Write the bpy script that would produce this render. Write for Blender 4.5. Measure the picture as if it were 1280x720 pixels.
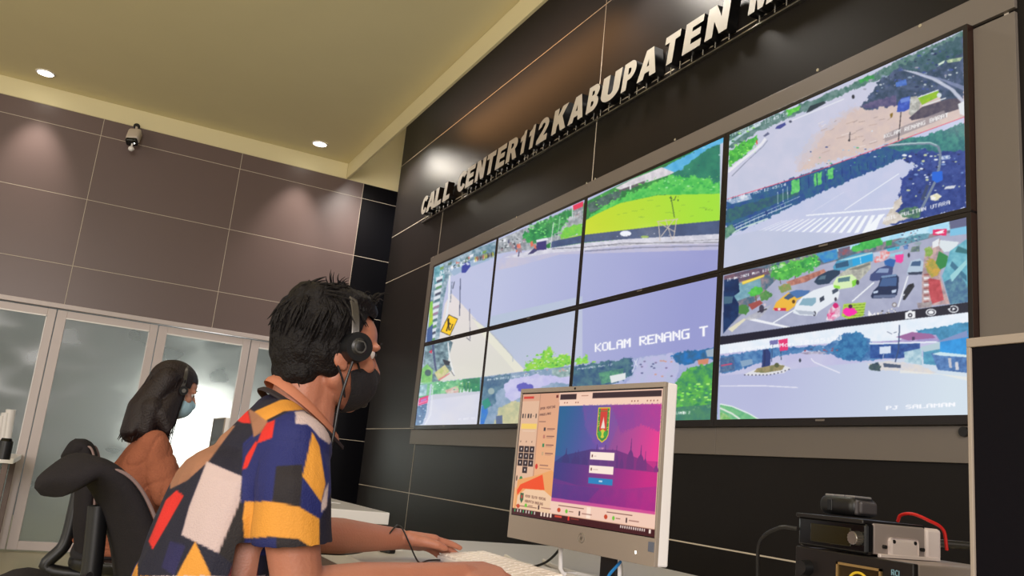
import bpy, bmesh, math, random
import numpy as np
from mathutils import Vector, Matrix, noise as mnoise

random.seed(7)
for o in list(bpy.data.objects):
    bpy.data.objects.remove(o)
SC = bpy.context.scene
COL = SC.collection

# ------------------------------------------------------------------ camera
ZO = 2.67                                   # floor is z = 0
CAMR = np.array([[0.45960981, 0.88276505, 0.0973893],
                 [-0.14858556, 0.18454265, -0.97152784],
                 [-0.87560331, 0.43205309, 0.21598375]])   # rows: right, down, forward
CAMC = np.array([6.5986, -2.5033, -1.6652 + ZO])
FPX = 1061.28
cam_data = bpy.data.cameras.new('camera')
cam_data.sensor_width = 36.0
cam_data.lens = FPX / 1280 * 36.0
cam_data.clip_start = 0.02
cam = bpy.data.objects.new('camera', cam_data)
COL.objects.link(cam)
m = Matrix.Identity(4)
for i in range(3):
    m[i][0] = CAMR[0][i]
    m[i][1] = -CAMR[1][i]
    m[i][2] = -CAMR[2][i]
    m[i][3] = CAMC[i]
cam.matrix_world = m
SC.camera = cam

# ------------------------------------------------------------------ light and exposure
SC.view_settings.view_transform = 'Standard'
SC.view_settings.look = 'None'
SC.view_settings.gamma = 1.0
SC.view_settings.exposure = 0.0
try:
    SC.view_settings.use_curve_mapping = False
except Exception:
    pass
world = bpy.data.worlds.new('room_light')
SC.world = world
world.use_nodes = True
wb = world.node_tree.nodes['Background']
wb.inputs[0].default_value = (1.0, 0.93, 0.86, 1)
wb.inputs[1].default_value = 0.6

def area_light(name, loc, target, sx, sy, power, color):
    d = bpy.data.lights.new(name, 'AREA')
    d.shape = 'RECTANGLE'; d.size = sx; d.size_y = sy
    d.energy = power; d.color = color
    o = bpy.data.objects.new(name, d); COL.objects.link(o)
    o.location = loc
    o.rotation_euler = (Vector(target) - Vector(loc)).to_track_quat('-Z', 'Y').to_euler()
    return o
# unseen fill lights added behind the camera, for right-facing sides and the ceiling
area_light('side_fill', (10.0, -4.2, 2.3), (3.5, -2.0, 1.2), 2.6, 1.8, 260, (1.0, 0.93, 0.9))
area_light('ceiling_fill', (5.0, -8.0, 1.9), (0.0, -1.5, 4.0), 4.0, 1.5, 130, (1.0, 0.9, 0.75))
DOWNLIGHT_POWER = 95

# ------------------------------------------------------------------ helpers
def U(x, y, ax, v):
    "photo pixel measured on the plane axis=v, as a point of the room"
    d = CAMR.T @ np.array([(x - 640) / FPX, (y - 360) / FPX, 1.0])
    t = (v - CAMC[ax]) / d[ax]
    return Vector(CAMC + t * d)
def PX(P):
    c = CAMR @ (np.array(P, dtype=float) - CAMC)
    return 640 + FPX * c[0] / c[2], 360 + FPX * c[1] / c[2]

def lin(c):
    return tuple((v / 255 / 12.92) if v / 255 <= 0.04045 else ((v / 255 + 0.055) / 1.055) ** 2.4 for v in c[:3])

def tag(o, label=None, cat=None, group=None, kind=None):
    if label: o['label'] = label
    if cat: o['category'] = cat
    if group: o['group'] = group
    if kind: o['kind'] = kind
    return o
def empty(name, loc, label, cat, group=None, rotz=0):
    o = bpy.data.objects.new(name, None); COL.objects.link(o)
    o.empty_display_size = 0.05
    o.location = loc; o.rotation_euler = (0, 0, rotz)
    tag(o, label, cat, group)
    return o
def link_mesh(name, me, mats, parent=None, smooth=False, world_coords=False):
    o = bpy.data.objects.new(name, me); COL.objects.link(o)
    for mt in (mats if isinstance(mats, (list, tuple)) else [mats]):
        me.materials.append(mt)
    if smooth:
        me.polygons.foreach_set('use_smooth', [True] * len(me.polygons))
    if parent is not None:
        o.parent = parent
        if world_coords:
            bpy.context.view_layer.update()
            o.matrix_parent_inverse = parent.matrix_world.inverted()
    return o

class MB:
    "collects shapes into one mesh"
    def __init__(s): s.bm = bmesh.new(); s.mi = 0
    def _fin(s, verts, M):
        if M is not None:
            for v in verts: v.co = M @ v.co
        for v in verts:
            for f in v.link_faces: f.material_index = s.mi
    def box(s, c, d, bevel=0, M=None, seg=2):
        r = bmesh.ops.create_cube(s.bm, size=1)
        vs = r['verts']
        for v in vs: v.co = Vector((v.co.x * d[0] + c[0], v.co.y * d[1] + c[1], v.co.z * d[2] + c[2]))
        if bevel > 0:
            es = list({e for v in vs for e in v.link_edges})
            rr = bmesh.ops.bevel(s.bm, geom=vs + es, offset=bevel, segments=seg, profile=0.5, affect='EDGES')
            vs = list({v for f in rr['faces'] for v in f.verts} | {v for v in vs if v.is_valid})
            # collect the whole island
            seen = set(vs); st = list(vs)
            while st:
                v = st.pop()
                for e in v.link_edges:
                    w = e.other_vert(v)
                    if w not in seen: seen.add(w); st.append(w)
            vs = list(seen)
        s._fin(vs, M); return vs
    def mm(s, a, b, bevel=0, M=None):
        c = [(a[i] + b[i]) / 2 for i in range(3)]; d = [abs(b[i] - a[i]) for i in range(3)]
        return s.box(c, d, bevel, M)
    def cyl(s, p0, p1, r0, r1=None, n=20, M=None, cap=True):
        r1 = r0 if r1 is None else r1
        p0 = Vector(p0); p1 = Vector(p1); d = p1 - p0
        r = bmesh.ops.create_cone(s.bm, cap_ends=cap, segments=n, radius1=r0, radius2=r1, depth=d.length)
        q = Vector((0, 0, 1)).rotation_difference(d.normalized()).to_matrix().to_4x4()
        T = Matrix.Translation((p0 + p1) / 2) @ q
        for v in r['verts']: v.co = T @ v.co
        s._fin(r['verts'], M); return r['verts']
    def ball(s, c, rad, M=None, u=20, v=12):
        r = bmesh.ops.create_uvsphere(s.bm, u_segments=u, v_segments=v, radius=1)
        rad = (rad,) * 3 if isinstance(rad, (int, float)) else rad
        for w in r['verts']: w.co = Vector((w.co.x * rad[0] + c[0], w.co.y * rad[1] + c[1], w.co.z * rad[2] + c[2]))
        s._fin(r['verts'], M); return r['verts']
    def tube(s, pts, rad, n=8, M=None, cap=True):
        pts = [Vector(p) for p in pts]; rings = []
        rads = rad if isinstance(rad, (list, tuple)) else [rad] * len(pts)
        up = Vector((0, 0, 1))
        t0 = (pts[1] - pts[0]).normalized()
        if abs(t0.dot(up)) > .9: up = Vector((1, 0, 0))
        nrm = t0.cross(up).normalized()
        for i, p in enumerate(pts):
            t = (pts[min(i + 1, len(pts) - 1)] - pts[max(i - 1, 0)]).normalized()
            nrm = (nrm - t * nrm.dot(t)).normalized(); b = t.cross(nrm)
            rings.append([s.bm.verts.new(p + (nrm * math.cos(a) + b * math.sin(a)) * rads[i]) for a in [2 * math.pi * k / n for k in range(n)]])
        for i in range(len(rings) - 1):
            for k in range(n):
                s.bm.faces.new((rings[i][k], rings[i][(k + 1) % n], rings[i + 1][(k + 1) % n], rings[i + 1][k]))
        if cap:
            s.bm.faces.new(rings[0][::-1]); s.bm.faces.new(rings[-1])
        vs = [v for r in rings for v in r]
        s._fin(vs, M); return vs
    def prism(s, pts, d0, d1, axis=1, M=None):
        "pts: 2-D outline in the two other axes, extruded along axis from d0 to d1"
        def mk(p, d):
            if axis == 1: return Vector((p[0], d, p[1]))
            if axis == 0: return Vector((d, p[0], p[1]))
            return Vector((p[0], p[1], d))
        a = [s.bm.verts.new(mk(p, d0)) for p in pts]; b = [s.bm.verts.new(mk(p, d1)) for p in pts]
        n = len(pts)
        s.bm.faces.new(a); s.bm.faces.new(b[::-1])
        for i in range(n): s.bm.faces.new((a[i], b[i], b[(i + 1) % n], a[(i + 1) % n]))
        s._fin(a + b, M); return a + b
    def quad(s, pts, M=None):
        vs = [s.bm.verts.new(Vector(p)) for p in pts]; s.bm.faces.new(vs); s._fin(vs, M); return vs
    def build(s, name, mats, parent=None, smooth=False, world_coords=False):
        bmesh.ops.recalc_face_normals(s.bm, faces=s.bm.faces[:])
        me = bpy.data.meshes.new(name); s.bm.to_mesh(me); s.bm.free()
        o = link_mesh(name, me, mats, parent, smooth, world_coords)
        if smooth:
            try: me.set_sharp_from_angle(angle=math.radians(40))
            except Exception: pass
        return o

def spline(pts, n=10):
    "Catmull-Rom through pts"
    P = [Vector(p) for p in pts]; P = [P[0] * 2 - P[1]] + P + [P[-1] * 2 - P[-2]]; out = []
    for i in range(1, len(P) - 2):
        for k in range(n):
            t = k / n
            out.append(0.5 * ((2 * P[i]) + (-P[i - 1] + P[i + 1]) * t + (2 * P[i - 1] - 5 * P[i] + 4 * P[i + 1] - P[i + 2]) * t * t + (-P[i - 1] + 3 * P[i] - 3 * P[i + 1] + P[i + 2]) * t ** 3))
    out.append(P[-2]); return out

# ------------------------------------------------------------------ materials
def mat(name, col, rough=0.5, metal=0.0, emit=None, estr=1.0, noise_amt=0.0, noise_scale=8.0, bump=0.0, bump_scale=60.0, spec=0.5, trans=0.0, coat=0.0, sheen=0.0, sss=0.0):
    mt = bpy.data.materials.new(name); mt.use_nodes = True
    nt = mt.node_tree; b = nt.nodes['Principled BSDF']
    c = lin(col)
    b.inputs['Base Color'].default_value = (*c, 1)
    b.inputs['Roughness'].default_value = rough
    b.inputs['Metallic'].default_value = metal
    b.inputs['Specular IOR Level'].default_value = spec
    b.inputs['Transmission Weight'].default_value = trans
    b.inputs['Coat Weight'].default_value = coat
    b.inputs['Sheen Weight'].default_value = sheen
    if sss:
        b.inputs['Subsurface Weight'].default_value = sss
        b.inputs['Subsurface Radius'].default_value = (0.012, 0.005, 0.003)
    if emit is not None:
        b.inputs['Emission Color'].default_value = (*lin(emit), 1)
        b.inputs['Emission Strength'].default_value = estr
    if noise_amt > 0 or bump > 0:
        tc = nt.nodes.new('ShaderNodeTexCoord')
    if noise_amt > 0:
        nz = nt.nodes.new('ShaderNodeTexNoise'); nz.inputs['Scale'].default_value = noise_scale; nz.inputs['Detail'].default_value = 4
        nt.links.new(tc.outputs['Object'], nz.inputs['Vector'])
        mx = nt.nodes.new('ShaderNodeMix'); mx.data_type = 'RGBA'
        mx.inputs[6].default_value = (*[v * (1 - noise_amt) for v in c], 1); mx.inputs[7].default_value = (*[min(1, v * (1 + noise_amt)) for v in c], 1)
        nt.links.new(nz.outputs['Fac'], mx.inputs[0]); nt.links.new(mx.outputs[2], b.inputs['Base Color'])
    if bump > 0:
        n2 = nt.nodes.new('ShaderNodeTexNoise'); n2.inputs['Scale'].default_value = bump_scale; n2.inputs['Detail'].default_value = 3
        nt.links.new(tc.outputs['Object'], n2.inputs['Vector'])
        bp = nt.nodes.new('ShaderNodeBump'); bp.inputs['Strength'].default_value = bump; bp.inputs['Distance'].default_value = 0.01
        nt.links.new(n2.outputs['Fac'], bp.inputs['Height']); nt.links.new(bp.outputs[0], b.inputs['Normal'])
    return mt
def attr_mat(name, rough=0.2, emit=True, estr=1.0, **k):
    mt = mat(name, (6, 6, 8) if emit else (128, 128, 128), rough, **k)
    nt = mt.node_tree; b = nt.nodes['Principled BSDF']
    a = nt.nodes.new('ShaderNodeAttribute'); a.attribute_name = 'paint'
    if emit:
        nt.links.new(a.outputs['Color'], b.inputs['Emission Color']); b.inputs['Emission Strength'].default_value = estr
    else:
        nt.links.new(a.outputs['Color'], b.inputs['Base Color'])
    return mt

M = {}
M['tile_black'] = mat('glossy black tile', (27, 24, 23), 0.40, noise_amt=0.25, noise_scale=1.5, bump=0.02, bump_scale=4, spec=0.2)
M['tile_grey'] = mat('satin grey brown tile', (104, 87, 84), 0.34, noise_amt=0.06, noise_scale=1.2, bump=0.02, bump_scale=5)
M['tile_jet'] = mat('jet black tile', (12, 12, 16), 0.3, spec=0.2)
M['grout'] = mat('pale grout', (200, 188, 170), 0.7)
M['ceiling'] = mat('cream ceiling paint', (224, 212, 168), 0.6, noise_amt=0.03, noise_scale=2)
M['floor'] = mat('beige floor tile', (172, 164, 126), 0.3, noise_amt=0.05, noise_scale=3)
M['frame_grey'] = mat('grey composite panel', (112, 104, 97), 0.45, noise_amt=0.04, noise_scale=2)
M['alu_white'] = mat('white powder coated aluminium', (196, 184, 182), 0.4)
M['steel'] = mat('brushed steel', (190, 188, 182), 0.28, metal=1.0)
M['black_plastic'] = mat('black plastic', (18, 18, 20), 0.4)
M['black_gloss'] = mat('gloss black plastic', (10, 10, 12), 0.15)
M['dark_fabric'] = mat('dark grey mesh fabric', (50, 47, 48), 0.8, noise_amt=0.2, noise_scale=60, bump=0.3, bump_scale=300)
M['white_plastic'] = mat('white plastic', (232, 228, 226), 0.35)
M['letter'] = mat('ivory sign face', (178, 172, 160), 0.5)
M['letter_side'] = mat('black sign return', (8, 8, 9), 0.35)
M['screw'] = mat('bright screw', (235, 230, 220), 0.2, metal=0.8)

# ------------------------------------------------------------------ structure
WX = -1.804          # face of the tiled wall at the far end
WY = 0.04            # face of the black tiled wall that carries the displays
CZ = 4.03            # ceiling
S = lambda o: tag(o, kind='structure')

b = MB(); b.mm((-6.0, -8.0, -0.1), (10.5, 0.8, 0.0)); S(b.build('floor', M['floor']))

# wall_left: grey tiles above the glazed doors, jet black tiles in the corner, painted above
b = MB()
b.mm((WX - 0.12, -8.0, 2.10), (WX, -0.215, 3.86)); b.mi = 1
b.mm((WX - 0.12, -0.215, 0.0), (WX, 0.8, 3.86)); b.mi = 2
b.mm((WX - 0.12, -8.0, 3.86), (WX, 0.8, 4.75)); b.mi = 3
for z in (3.696, 3.073, 2.450):
    b.mm((WX - 0.002, -8.0, z - 0.0022), (WX + 0.0015, 0.8, z + 0.0022))
for z in (1.827, 1.204, 0.581):
    b.mm((WX - 0.002, -0.215, z - 0.0022), (WX + 0.0015, 0.8, z + 0.0022))
for y in (-5.243, -3.985, -2.727, -1.469):
    b.mm((WX - 0.002, y - 0.0022, 2.10), (WX + 0.0015, y + 0.0022, 3.86))
b.mm((WX - 0.002, -0.217, 0.0), (WX + 0.0015, -0.213, 3.86))
S(b.build('wall_left', [M['tile_grey'], M['tile_jet'], M['ceiling'], M['grout']]))

# wall_right: free-standing black tiled block with the displays
b = MB()
b.mm((-1.405, WY, 0.0), (10.5, 0.8, 4.75)); b.mi = 1
def vline(x, z0, z1, w=0.003): b.mm((x - w, WY - 0.0012, z0), (x + w, WY + 0.002, z1))
def hline(z, x0, x1, w=0.003): b.mm((x0, WY - 0.0012, z - w), (x1, WY + 0.002, z + w))
for p, q in (((499, 214), (757, 0)), ((487, 298), (535, 271)), ((479, 356), (538, 328)), ((452, 537), (509.6, 534.5)), ((443, 605), (640, 638))):
    za = U(*p, 1, WY).z; zb = U(*q, 1, WY).z
    hline((za + zb) / 2, -1.405, 10.5)
HZ = [U(*p, 1, WY).z for p in ((499, 214), (487, 298), (479, 356))]
vx = [U(549.5, 300, 1, WY).x, U(743, 190, 1, WY).x, U(1258, 12, 1, WY).x]
vline(vx[0], 0.0, HZ[1]); vline(vx[1], 0.0, 4.75)
vline(vx[2], 0.0, 4.75, 0.008)
vline(vx[2] + 2.45, 0.0, 4.75)
S(b.build('wall_right', [M['tile_black'], M['grout']]))

b = MB(); b.mm((WX - 0.1, -8.0, CZ), (10.5, -0.41, CZ + 0.08)); b.mm((WX - 0.1, -0.41, 4.75), (10.5, 0.8, 4.83)); S(b.build('ceiling', M['ceiling']))
b = MB(); b.mm((WX, -8.0, 3.862), (WX + 0.008, -0.412, CZ - 0.001), 0.002); S(b.build('trim_1', M['ceiling']))
b = MB(); b.mm((WX + 0.001, -0.408, 3.862), (10.5, -0.385, 4.12), 0.002); S(b.build('trim_2', M['ceiling']))

# glazed folding doors in the far wall
M['glass'] = mat('frosted film on glass', (205, 212, 208), 0.32, trans=0.93, spec=0.6)
def glass_film():
    nt = M['glass'].node_tree; bs = nt.nodes['Principled BSDF']
    tc = nt.nodes.new('ShaderNodeTexCoord'); nz = nt.nodes.new('ShaderNodeTexNoise')
    mp = nt.nodes.new('ShaderNodeMapping'); mp.inputs['Scale'].default_value = (1, 1.2, 2.2); mp.inputs['Rotation'].default_value = (0.6, 0, 0)
    nz.inputs['Scale'].default_value = 2.2; nz.inputs['Detail'].default_value = 1; nz.inputs['Distortion'].default_value = 0.0
    nt.links.new(tc.outputs['Object'], mp.inputs[0]); nt.links.new(mp.outputs[0], nz.inputs['Vector'])
    mr = nt.nodes.new('ShaderNodeMapRange'); mr.inputs['From Min'].default_value = 0.3; mr.inputs['From Max'].default_value = 0.7
    mr.inputs['To Min'].default_value = 0.25; mr.inputs['To Max'].default_value = 0.5
    nt.links.new(nz.outputs['Fac'], mr.inputs['Value']); nt.links.new(mr.outputs[0], bs.inputs['Roughness'])
glass_film()
edges = [-5.29, -4.45, -3.61, -2.77, -1.93, -1.09, -0.25]
for i in range(6):
    y0, y1 = edges[i] + 0.004, edges[i + 1] - 0.004
    x0, x1 = WX - 0.045, WX - 0.005
    b = MB()
    b.mm((x0, y0, 0.012), (x1, y0 + 0.078, 2.045), 0.003); b.mm((x0, y1 - 0.068, 0.012), (x1, y1, 2.045), 0.003)
    b.mm((x0, y0 + 0.078, 1.982), (x1, y1 - 0.068, 2.045), 0.003); b.mm((x0, y0 + 0.078, 0.012), (x1, y1 - 0.068, 0.085), 0.003)
    d = b.build('door_%d' % (i + 1), M['alu_white']); S(d)
    b = MB(); b.mm((WX - 0.028, y0 + 0.075, 0.08), (WX - 0.022, y1 - 0.065, 1.99)); g = b.build('glass_pane', M['glass'], d)
    b = MB(); b.mm((x1 - 0.002, y0 + 0.075, 1.972), (x1 + 0.003, y1 - 0.065, 1.984)); b.mm((x1 - 0.002, y1 - 0.073, 0.08), (x1 + 0.003, y1 - 0.066, 1.98)); b.build('glazing_bead', M['white_plastic'], d)
b = MB()
b.mm((WX - 0.06, -8.0, 2.058), (WX + 0.012, -0.216, 2.099), 0.003)
b.mm((WX - 0.06, -0.246, 0.0), (WX + 0.004, -0.217, 2.058), 0.002)
S(b.build('trim_3', M['alu_white']))

# the lobby seen through the frosted doors
M['lobby'] = mat('grey blue lobby paint', (120, 128, 132), 0.7, noise_amt=0.2, noise_scale=1.2)
b = MB(); b.mm((-5.3, -8.0, 0.0), (-5.2, 1.5, 3.2)); S(b.build('wall_back', M['lobby']))
b = MB(); b.mm((-5.2, -8.0, 3.0), (WX - 0.13, 1.5, 3.1)); S(b.build('trim_4', M['lobby']))

# glowing ball on a pole, added to make the glow behind the film
def lobby_glow_ball():
    P = U(243, 535, 0, -4.3)
    t = empty('lobby_glow_ball', (-4.3, P.y, 0), 'added glowing ball on a stand, making the white glow behind the frosted glass', 'glow ball')
    b = MB(); b.cyl((0, 0, 0), (0, 0, 0.025), 0.22, 0.2, n=32); b.build('base', M['black_plastic'], t, smooth=True)
    b = MB(); b.cyl((0, 0, 0.02), (0, 0, P.z - .42), 0.014); b.build('pole', M['steel'], t, smooth=True)
    b = MB(); b.ball((0, 0, P.z), 0.42, u=32, v=20); b.build('glow_sphere', M['lobby_glow'], t, smooth=True)
M['lobby_glow'] = mat('added glow sphere', (255, 255, 250), 0.5, emit=(255, 252, 246), estr=8)
lobby_glow_ball()
area_light('lobby_fill', (-3.6, -2.6, 2.95), (-3.6, -2.6, 0), 1.6, 5.0, 22, (0.92, 0.97, 1.0))  # unseen fill light added to brighten the lobby behind the doors

# ------------------------------------------------------------------ a small raster painter for what the displays show
FONT = {'A': '01110 10001 10001 11111 10001 10001 10001', 'B': '11110 10001 10001 11110 10001 10001 11110', 'C': '01111 10000 10000 10000 10000 10000 01111',
 'E': '11111 10000 10000 11110 10000 10000 11111', 'G': '01111 10000 10000 10011 10001 10001 01111', 'I': '01110 00100 00100 00100 00100 00100 01110',
 'K': '10001 10010 10100 11000 10100 10010 10001', 'L': '10000 10000 10000 10000 10000 10000 11111', 'M': '10001 11011 10101 10101 10001 10001 10001',
 'N': '10001 11001 10101 10101 10011 10001 10001', 'O': '01110 10001 10001 10001 10001 10001 01110', 'P': '11110 10001 10001 11110 10000 10000 10000',
 'R': '11110 10001 10001 11110 10100 10010 10001', 'S': '01111 10000 10000 01110 00001 00001 11110', 'T': '11111 00100 00100 00100 00100 00100 00100',
 'U': '10001 10001 10001 10001 10001 10001 01110', 'D': '11110 10001 10001 10001 10001 10001 11110', 'H': '10001 10001 10001 11111 10001 10001 10001',
 'J': '00111 00010 00010 00010 00010 10010 01100', '0': '01110 10001 10011 10101 11001 10001 01110', '1': '00100 01100 00100 00100 00100 00100 01110',
 '2': '01110 10001 00001 00110 01000 10000 11111', '3': '11110 00001 00001 01110 00001 00001 11110', '4': '00010 00110 01010 10010 11111 00010 00010',
 '5': '11111 10000 11110 00001 00001 10001 01110', '6': '01110 10000 11110 10001 10001 10001 01110', '8': '01110 10001 10001 01110 10001 10001 01110',
 '9': '01110 10001 10001 01111 00001 00001 01110', ':': '00000 00100 00100 00000 00100 00100 00000', '-': '00000 00000 00000 01110 00000 00000 00000',
 '.': '00000 00000 00000 00000 00000 01100 01100', 'o': '00000 00000 01110 10001 10001 10001 01110', 'n': '00000 00000 11110 10001 10001 10001 10001', ' ': '00000 ' * 7}

class Canvas:
    def __init__(s, x0, y0, x1, y1, ss=2, bg=(0, 0, 0)):
        s.x0, s.y0, s.ss = x0, y0, ss
        s.w = int((x1 - x0) * ss); s.h = int((y1 - y0) * ss)
        s.a = np.zeros((s.h, s.w, 3), np.float32); s.a[:] = bg
        rs = np.random.RandomState(5); s.rs = rs
        s.nf = {}
    def noise(s, sc):
        if sc in s.nf: return s.nf[sc]
        out = np.zeros((s.h, s.w), np.float32); amp = 1.0; tot = 0; q = sc * s.ss
        for o in range(3):
            gh, gw = int(s.h / q) + 3, int(s.w / q) + 3
            g = s.rs.rand(gh, gw).astype(np.float32)
            yy = np.arange(s.h) / q; xx = np.arange(s.w) / q
            iy = yy.astype(int); ix = xx.astype(int); fy = (yy - iy)[:, None]; fx = (xx - ix)[None, :]
            fy = fy * fy * (3 - 2 * fy); fx = fx * fx * (3 - 2 * fx)
            v = (g[iy][:, ix] * (1 - fx) + g[iy][:, ix + 1] * fx) * (1 - fy) + (g[iy + 1][:, ix] * (1 - fx) + g[iy + 1][:, ix + 1] * fx) * fy
            out += v * amp; tot += amp; amp *= 0.6; q = max(q / 2.1, 1.2)
        out /= tot; out = np.clip((out - 0.5) * 2.0 + 0.5, 0, 1); s.nf[sc] = out; return out
    def poly(s, pts, c, c2=None, sc=6, thr=None, a=1.0, edge=0.0):
        P = [((x - s.x0) * s.ss, (y - s.y0) * s.ss) for x, y in pts]
        xs = [p[0] for p in P]; ys = [p[1] for p in P]
        X0, X1 = max(0, int(min(xs)) - 4), min(s.w, int(max(xs)) + 5); Y0, Y1 = max(0, int(min(ys)) - 4), min(s.h, int(max(ys)) + 5)
        if X1 <= X0 or Y1 <= Y0: return
        yy, xx = np.mgrid[Y0:Y1, X0:X1].astype(np.float32); xx += .5; yy += .5
        if edge:
            n1 = s.noise(3)[Y0:Y1, X0:X1]; n2 = s.noise(4)[Y0:Y1, X0:X1]
            xx = xx + (n1 - .5) * edge * 2 * s.ss; yy = yy + (n2 - .5) * edge * 2 * s.ss
        ins = np.zeros(xx.shape, bool); n = len(P)
        for i in range(n):
            ax, ay = P[i]; bx, by = P[(i + 1) % n]
            if ay == by: continue
            cond = (ay > yy) != (by > yy)
            ins ^= cond & (xx < (bx - ax) * (yy - ay) / (by - ay) + ax)
        col = np.array(c, np.float32) * np.ones(xx.shape + (3,), np.float32)
        if c2 is not None:
            nz = s.noise(sc)[Y0:Y1, X0:X1]
            if thr is not None: nz = (nz > thr).astype(np.float32)
            col = col * (1 - nz[..., None]) + np.array(c2, np.float32) * nz[..., None]
        reg = s.a[Y0:Y1, X0:X1]; k = ins[..., None] * a
        reg[:] = reg * (1 - k) + col * k
    def grad(s, pts, c1, c2, p1, p2):
        "linear change of colour from p1 to p2 inside pts"
        full = s.a.copy(); yy, xx = np.mgrid[0:s.h, 0:s.w].astype(np.float32)
        xx = xx / s.ss + s.x0; yy = yy / s.ss + s.y0
        d = (p2[0] - p1[0], p2[1] - p1[1]); t = np.clip(((xx - p1[0]) * d[0] + (yy - p1[1]) * d[1]) / (d[0] ** 2 + d[1] ** 2), 0, 1)[..., None]
        g = np.array(c1, np.float32) * (1 - t) + np.array(c2, np.float32) * t
        s.poly(pts, (1000, 1000, 1000)); k = (s.a[..., :1] > 900)
        s.a = np.where(k, g, full)
    def line(s, pts, w, c, a=1.0):
        for i in range(len(pts) - 1):
            (ax, ay), (bx, by) = pts[i], pts[i + 1]; L = math.hypot(bx - ax, by - ay) + 1e-6
            nx, ny = -(by - ay) / L * w / 2, (bx - ax) / L * w / 2
            s.poly([(ax + nx, ay + ny), (bx + nx, by + ny), (bx - nx, by - ny), (ax - nx, ay - ny)], c, a=a)
    def ell(s, x, y, rx, ry, c, a=1.0, n=20, **k):
        s.poly([(x + rx * math.cos(2 * math.pi * i / n), y + ry * math.sin(2 * math.pi * i / n)) for i in range(n)], c, a=a, **k)
    def specks(s, box, n, cols, r=(0.6, 1.8), slope=0.0):
        for _ in range(n):
            x = random.uniform(box[0], box[2]); y = random.uniform(box[1], box[3]) + (x - box[0]) * slope
            q = random.uniform(*r); s.ell(x, y, q * random.uniform(.8, 1.8), q * .7, random.choice(cols), n=7)
    def text(s, txt, p0, p1, h0, h1, c=(245, 245, 250), slant=0.0, fill=0.8, ww=1.0, persp=1.25):
        "pixel letters on the line p0-p1 (baseline), h0/h1 heights; spacing grows along the line with the perspective"
        n = len(txt)
        def pt(u, v):      # u along 0..1, v 0..1 up
            t = u / (u + (1 - u) * persp)
            h = h0 + (h1 - h0) * t
            return (p0[0] + (p1[0] - p0[0]) * t + slant * h * v, p0[1] + (p1[1] - p0[1]) * t - h * v)
        for i, ch in enumerate(txt):
            g = FONT.get(ch, FONT[' ']).split()
            for r, row in enumerate(g):
                for q, bit in enumerate(row):
                    if bit == '1':
                        u0 = (i + (q) / 5 * fill) / n; u1 = (i + (q + 1.25 * ww) / 5 * fill) / n; v1 = 1 - r / 7; v0 = v1 - 1.15 / 7
                        s.poly([pt(u0, v0), pt(u1, v0), pt(u1, v1), pt(u0, v1)], c)
    def blur(s, n=1):
        for _ in range(n):
            a = s.a; b = a.copy(); b[1:-1] = (a[:-2] + a[1:-1] * 2 + a[2:]) / 4; c = b.copy(); c[:, 1:-1] = (b[:, :-2] + b[:, 1:-1] * 2 + b[:, 2:]) / 4; s.a = c
    def sample(s, x, y):
        u = np.clip((x - s.x0) * s.ss - .5, 0, s.w - 1.001); v = np.clip((y - s.y0) * s.ss - .5, 0, s.h - 1.001)
        iu = u.astype(int); iv = v.astype(int); fu = (u - iu)[..., None]; fv = (v - iv)[..., None]
        A = s.a
        return (A[iv, iu] * (1 - fu) + A[iv, iu + 1] * fu) * (1 - fv) + (A[iv + 1, iu] * (1 - fu) + A[iv + 1, iu + 1] * fu) * fv

def project_np(P):
    c = (P - CAMC) @ CAMR.T
    return 640 + FPX * c[..., 0] / c[..., 2], 360 + FPX * c[..., 1] / c[..., 2]
def lin_np(a):
    a = np.clip(a, 0, 255) / 255.0
    return np.where(a <= 0.04045, a / 12.92, ((a + 0.055) / 1.055) ** 2.4)

def painted_sheet(name, P00, P10, P01, nx, ny, canvas, material, parent, local=None, to_px=None):
    "a flat grid of vertices from corner P00 along P10 and P01 whose 'paint' attribute holds the picture"
    P00, P10, P01 = [np.array(p, dtype=float) for p in (P00, P10, P01)]
    u = np.linspace(0, 1, nx); v = np.linspace(0, 1, ny)
    G = P00 + u[None, :, None] * (P10 - P00) + v[:, None, None] * (P01 - P00)
    x, y = project_np(G) if to_px is None else to_px(u, v)
    colr = lin_np(canvas.sample(x, y)).reshape(-1, 3)
    co = G.reshape(-1, 3)
    if local is not None: co = co - np.array(local)
    idx = np.arange(nx * ny).reshape(ny, nx)
    q = np.stack([idx[:-1, :-1], idx[:-1, 1:], idx[1:, 1:], idx[1:, :-1]], -1).reshape(-1, 4)
    me = bpy.data.meshes.new(name)
    me.vertices.add(len(co)); me.vertices.foreach_set('co', co.astype(np.float32).ravel())
    me.loops.add(q.size); me.loops.foreach_set('vertex_index', q[:, ::-1].ravel().astype(np.int32))
    me.polygons.add(len(q)); me.polygons.foreach_set('loop_start', np.arange(0, q.size, 4, dtype=np.int32)); me.polygons.foreach_set('loop_total', np.full(len(q), 4, np.int32))
    me.update()
    at = me.color_attributes.new('paint', 'FLOAT_COLOR', 'POINT')
    at.data.foreach_set('color', np.concatenate([colr, np.ones((len(colr), 1))], 1).astype(np.float32).ravel())
    return link_mesh(name, me, material, parent)

# ------------------------------------------------------------------ what the eight displays show
cv = Canvas(508, 25, 1222, 542, 2, (150, 155, 200))
R_ = random.Random(3)
def q5(pts, ox, oy, sc): return [(ox + x / sc, oy + y / sc) for x, y in pts]

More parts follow.
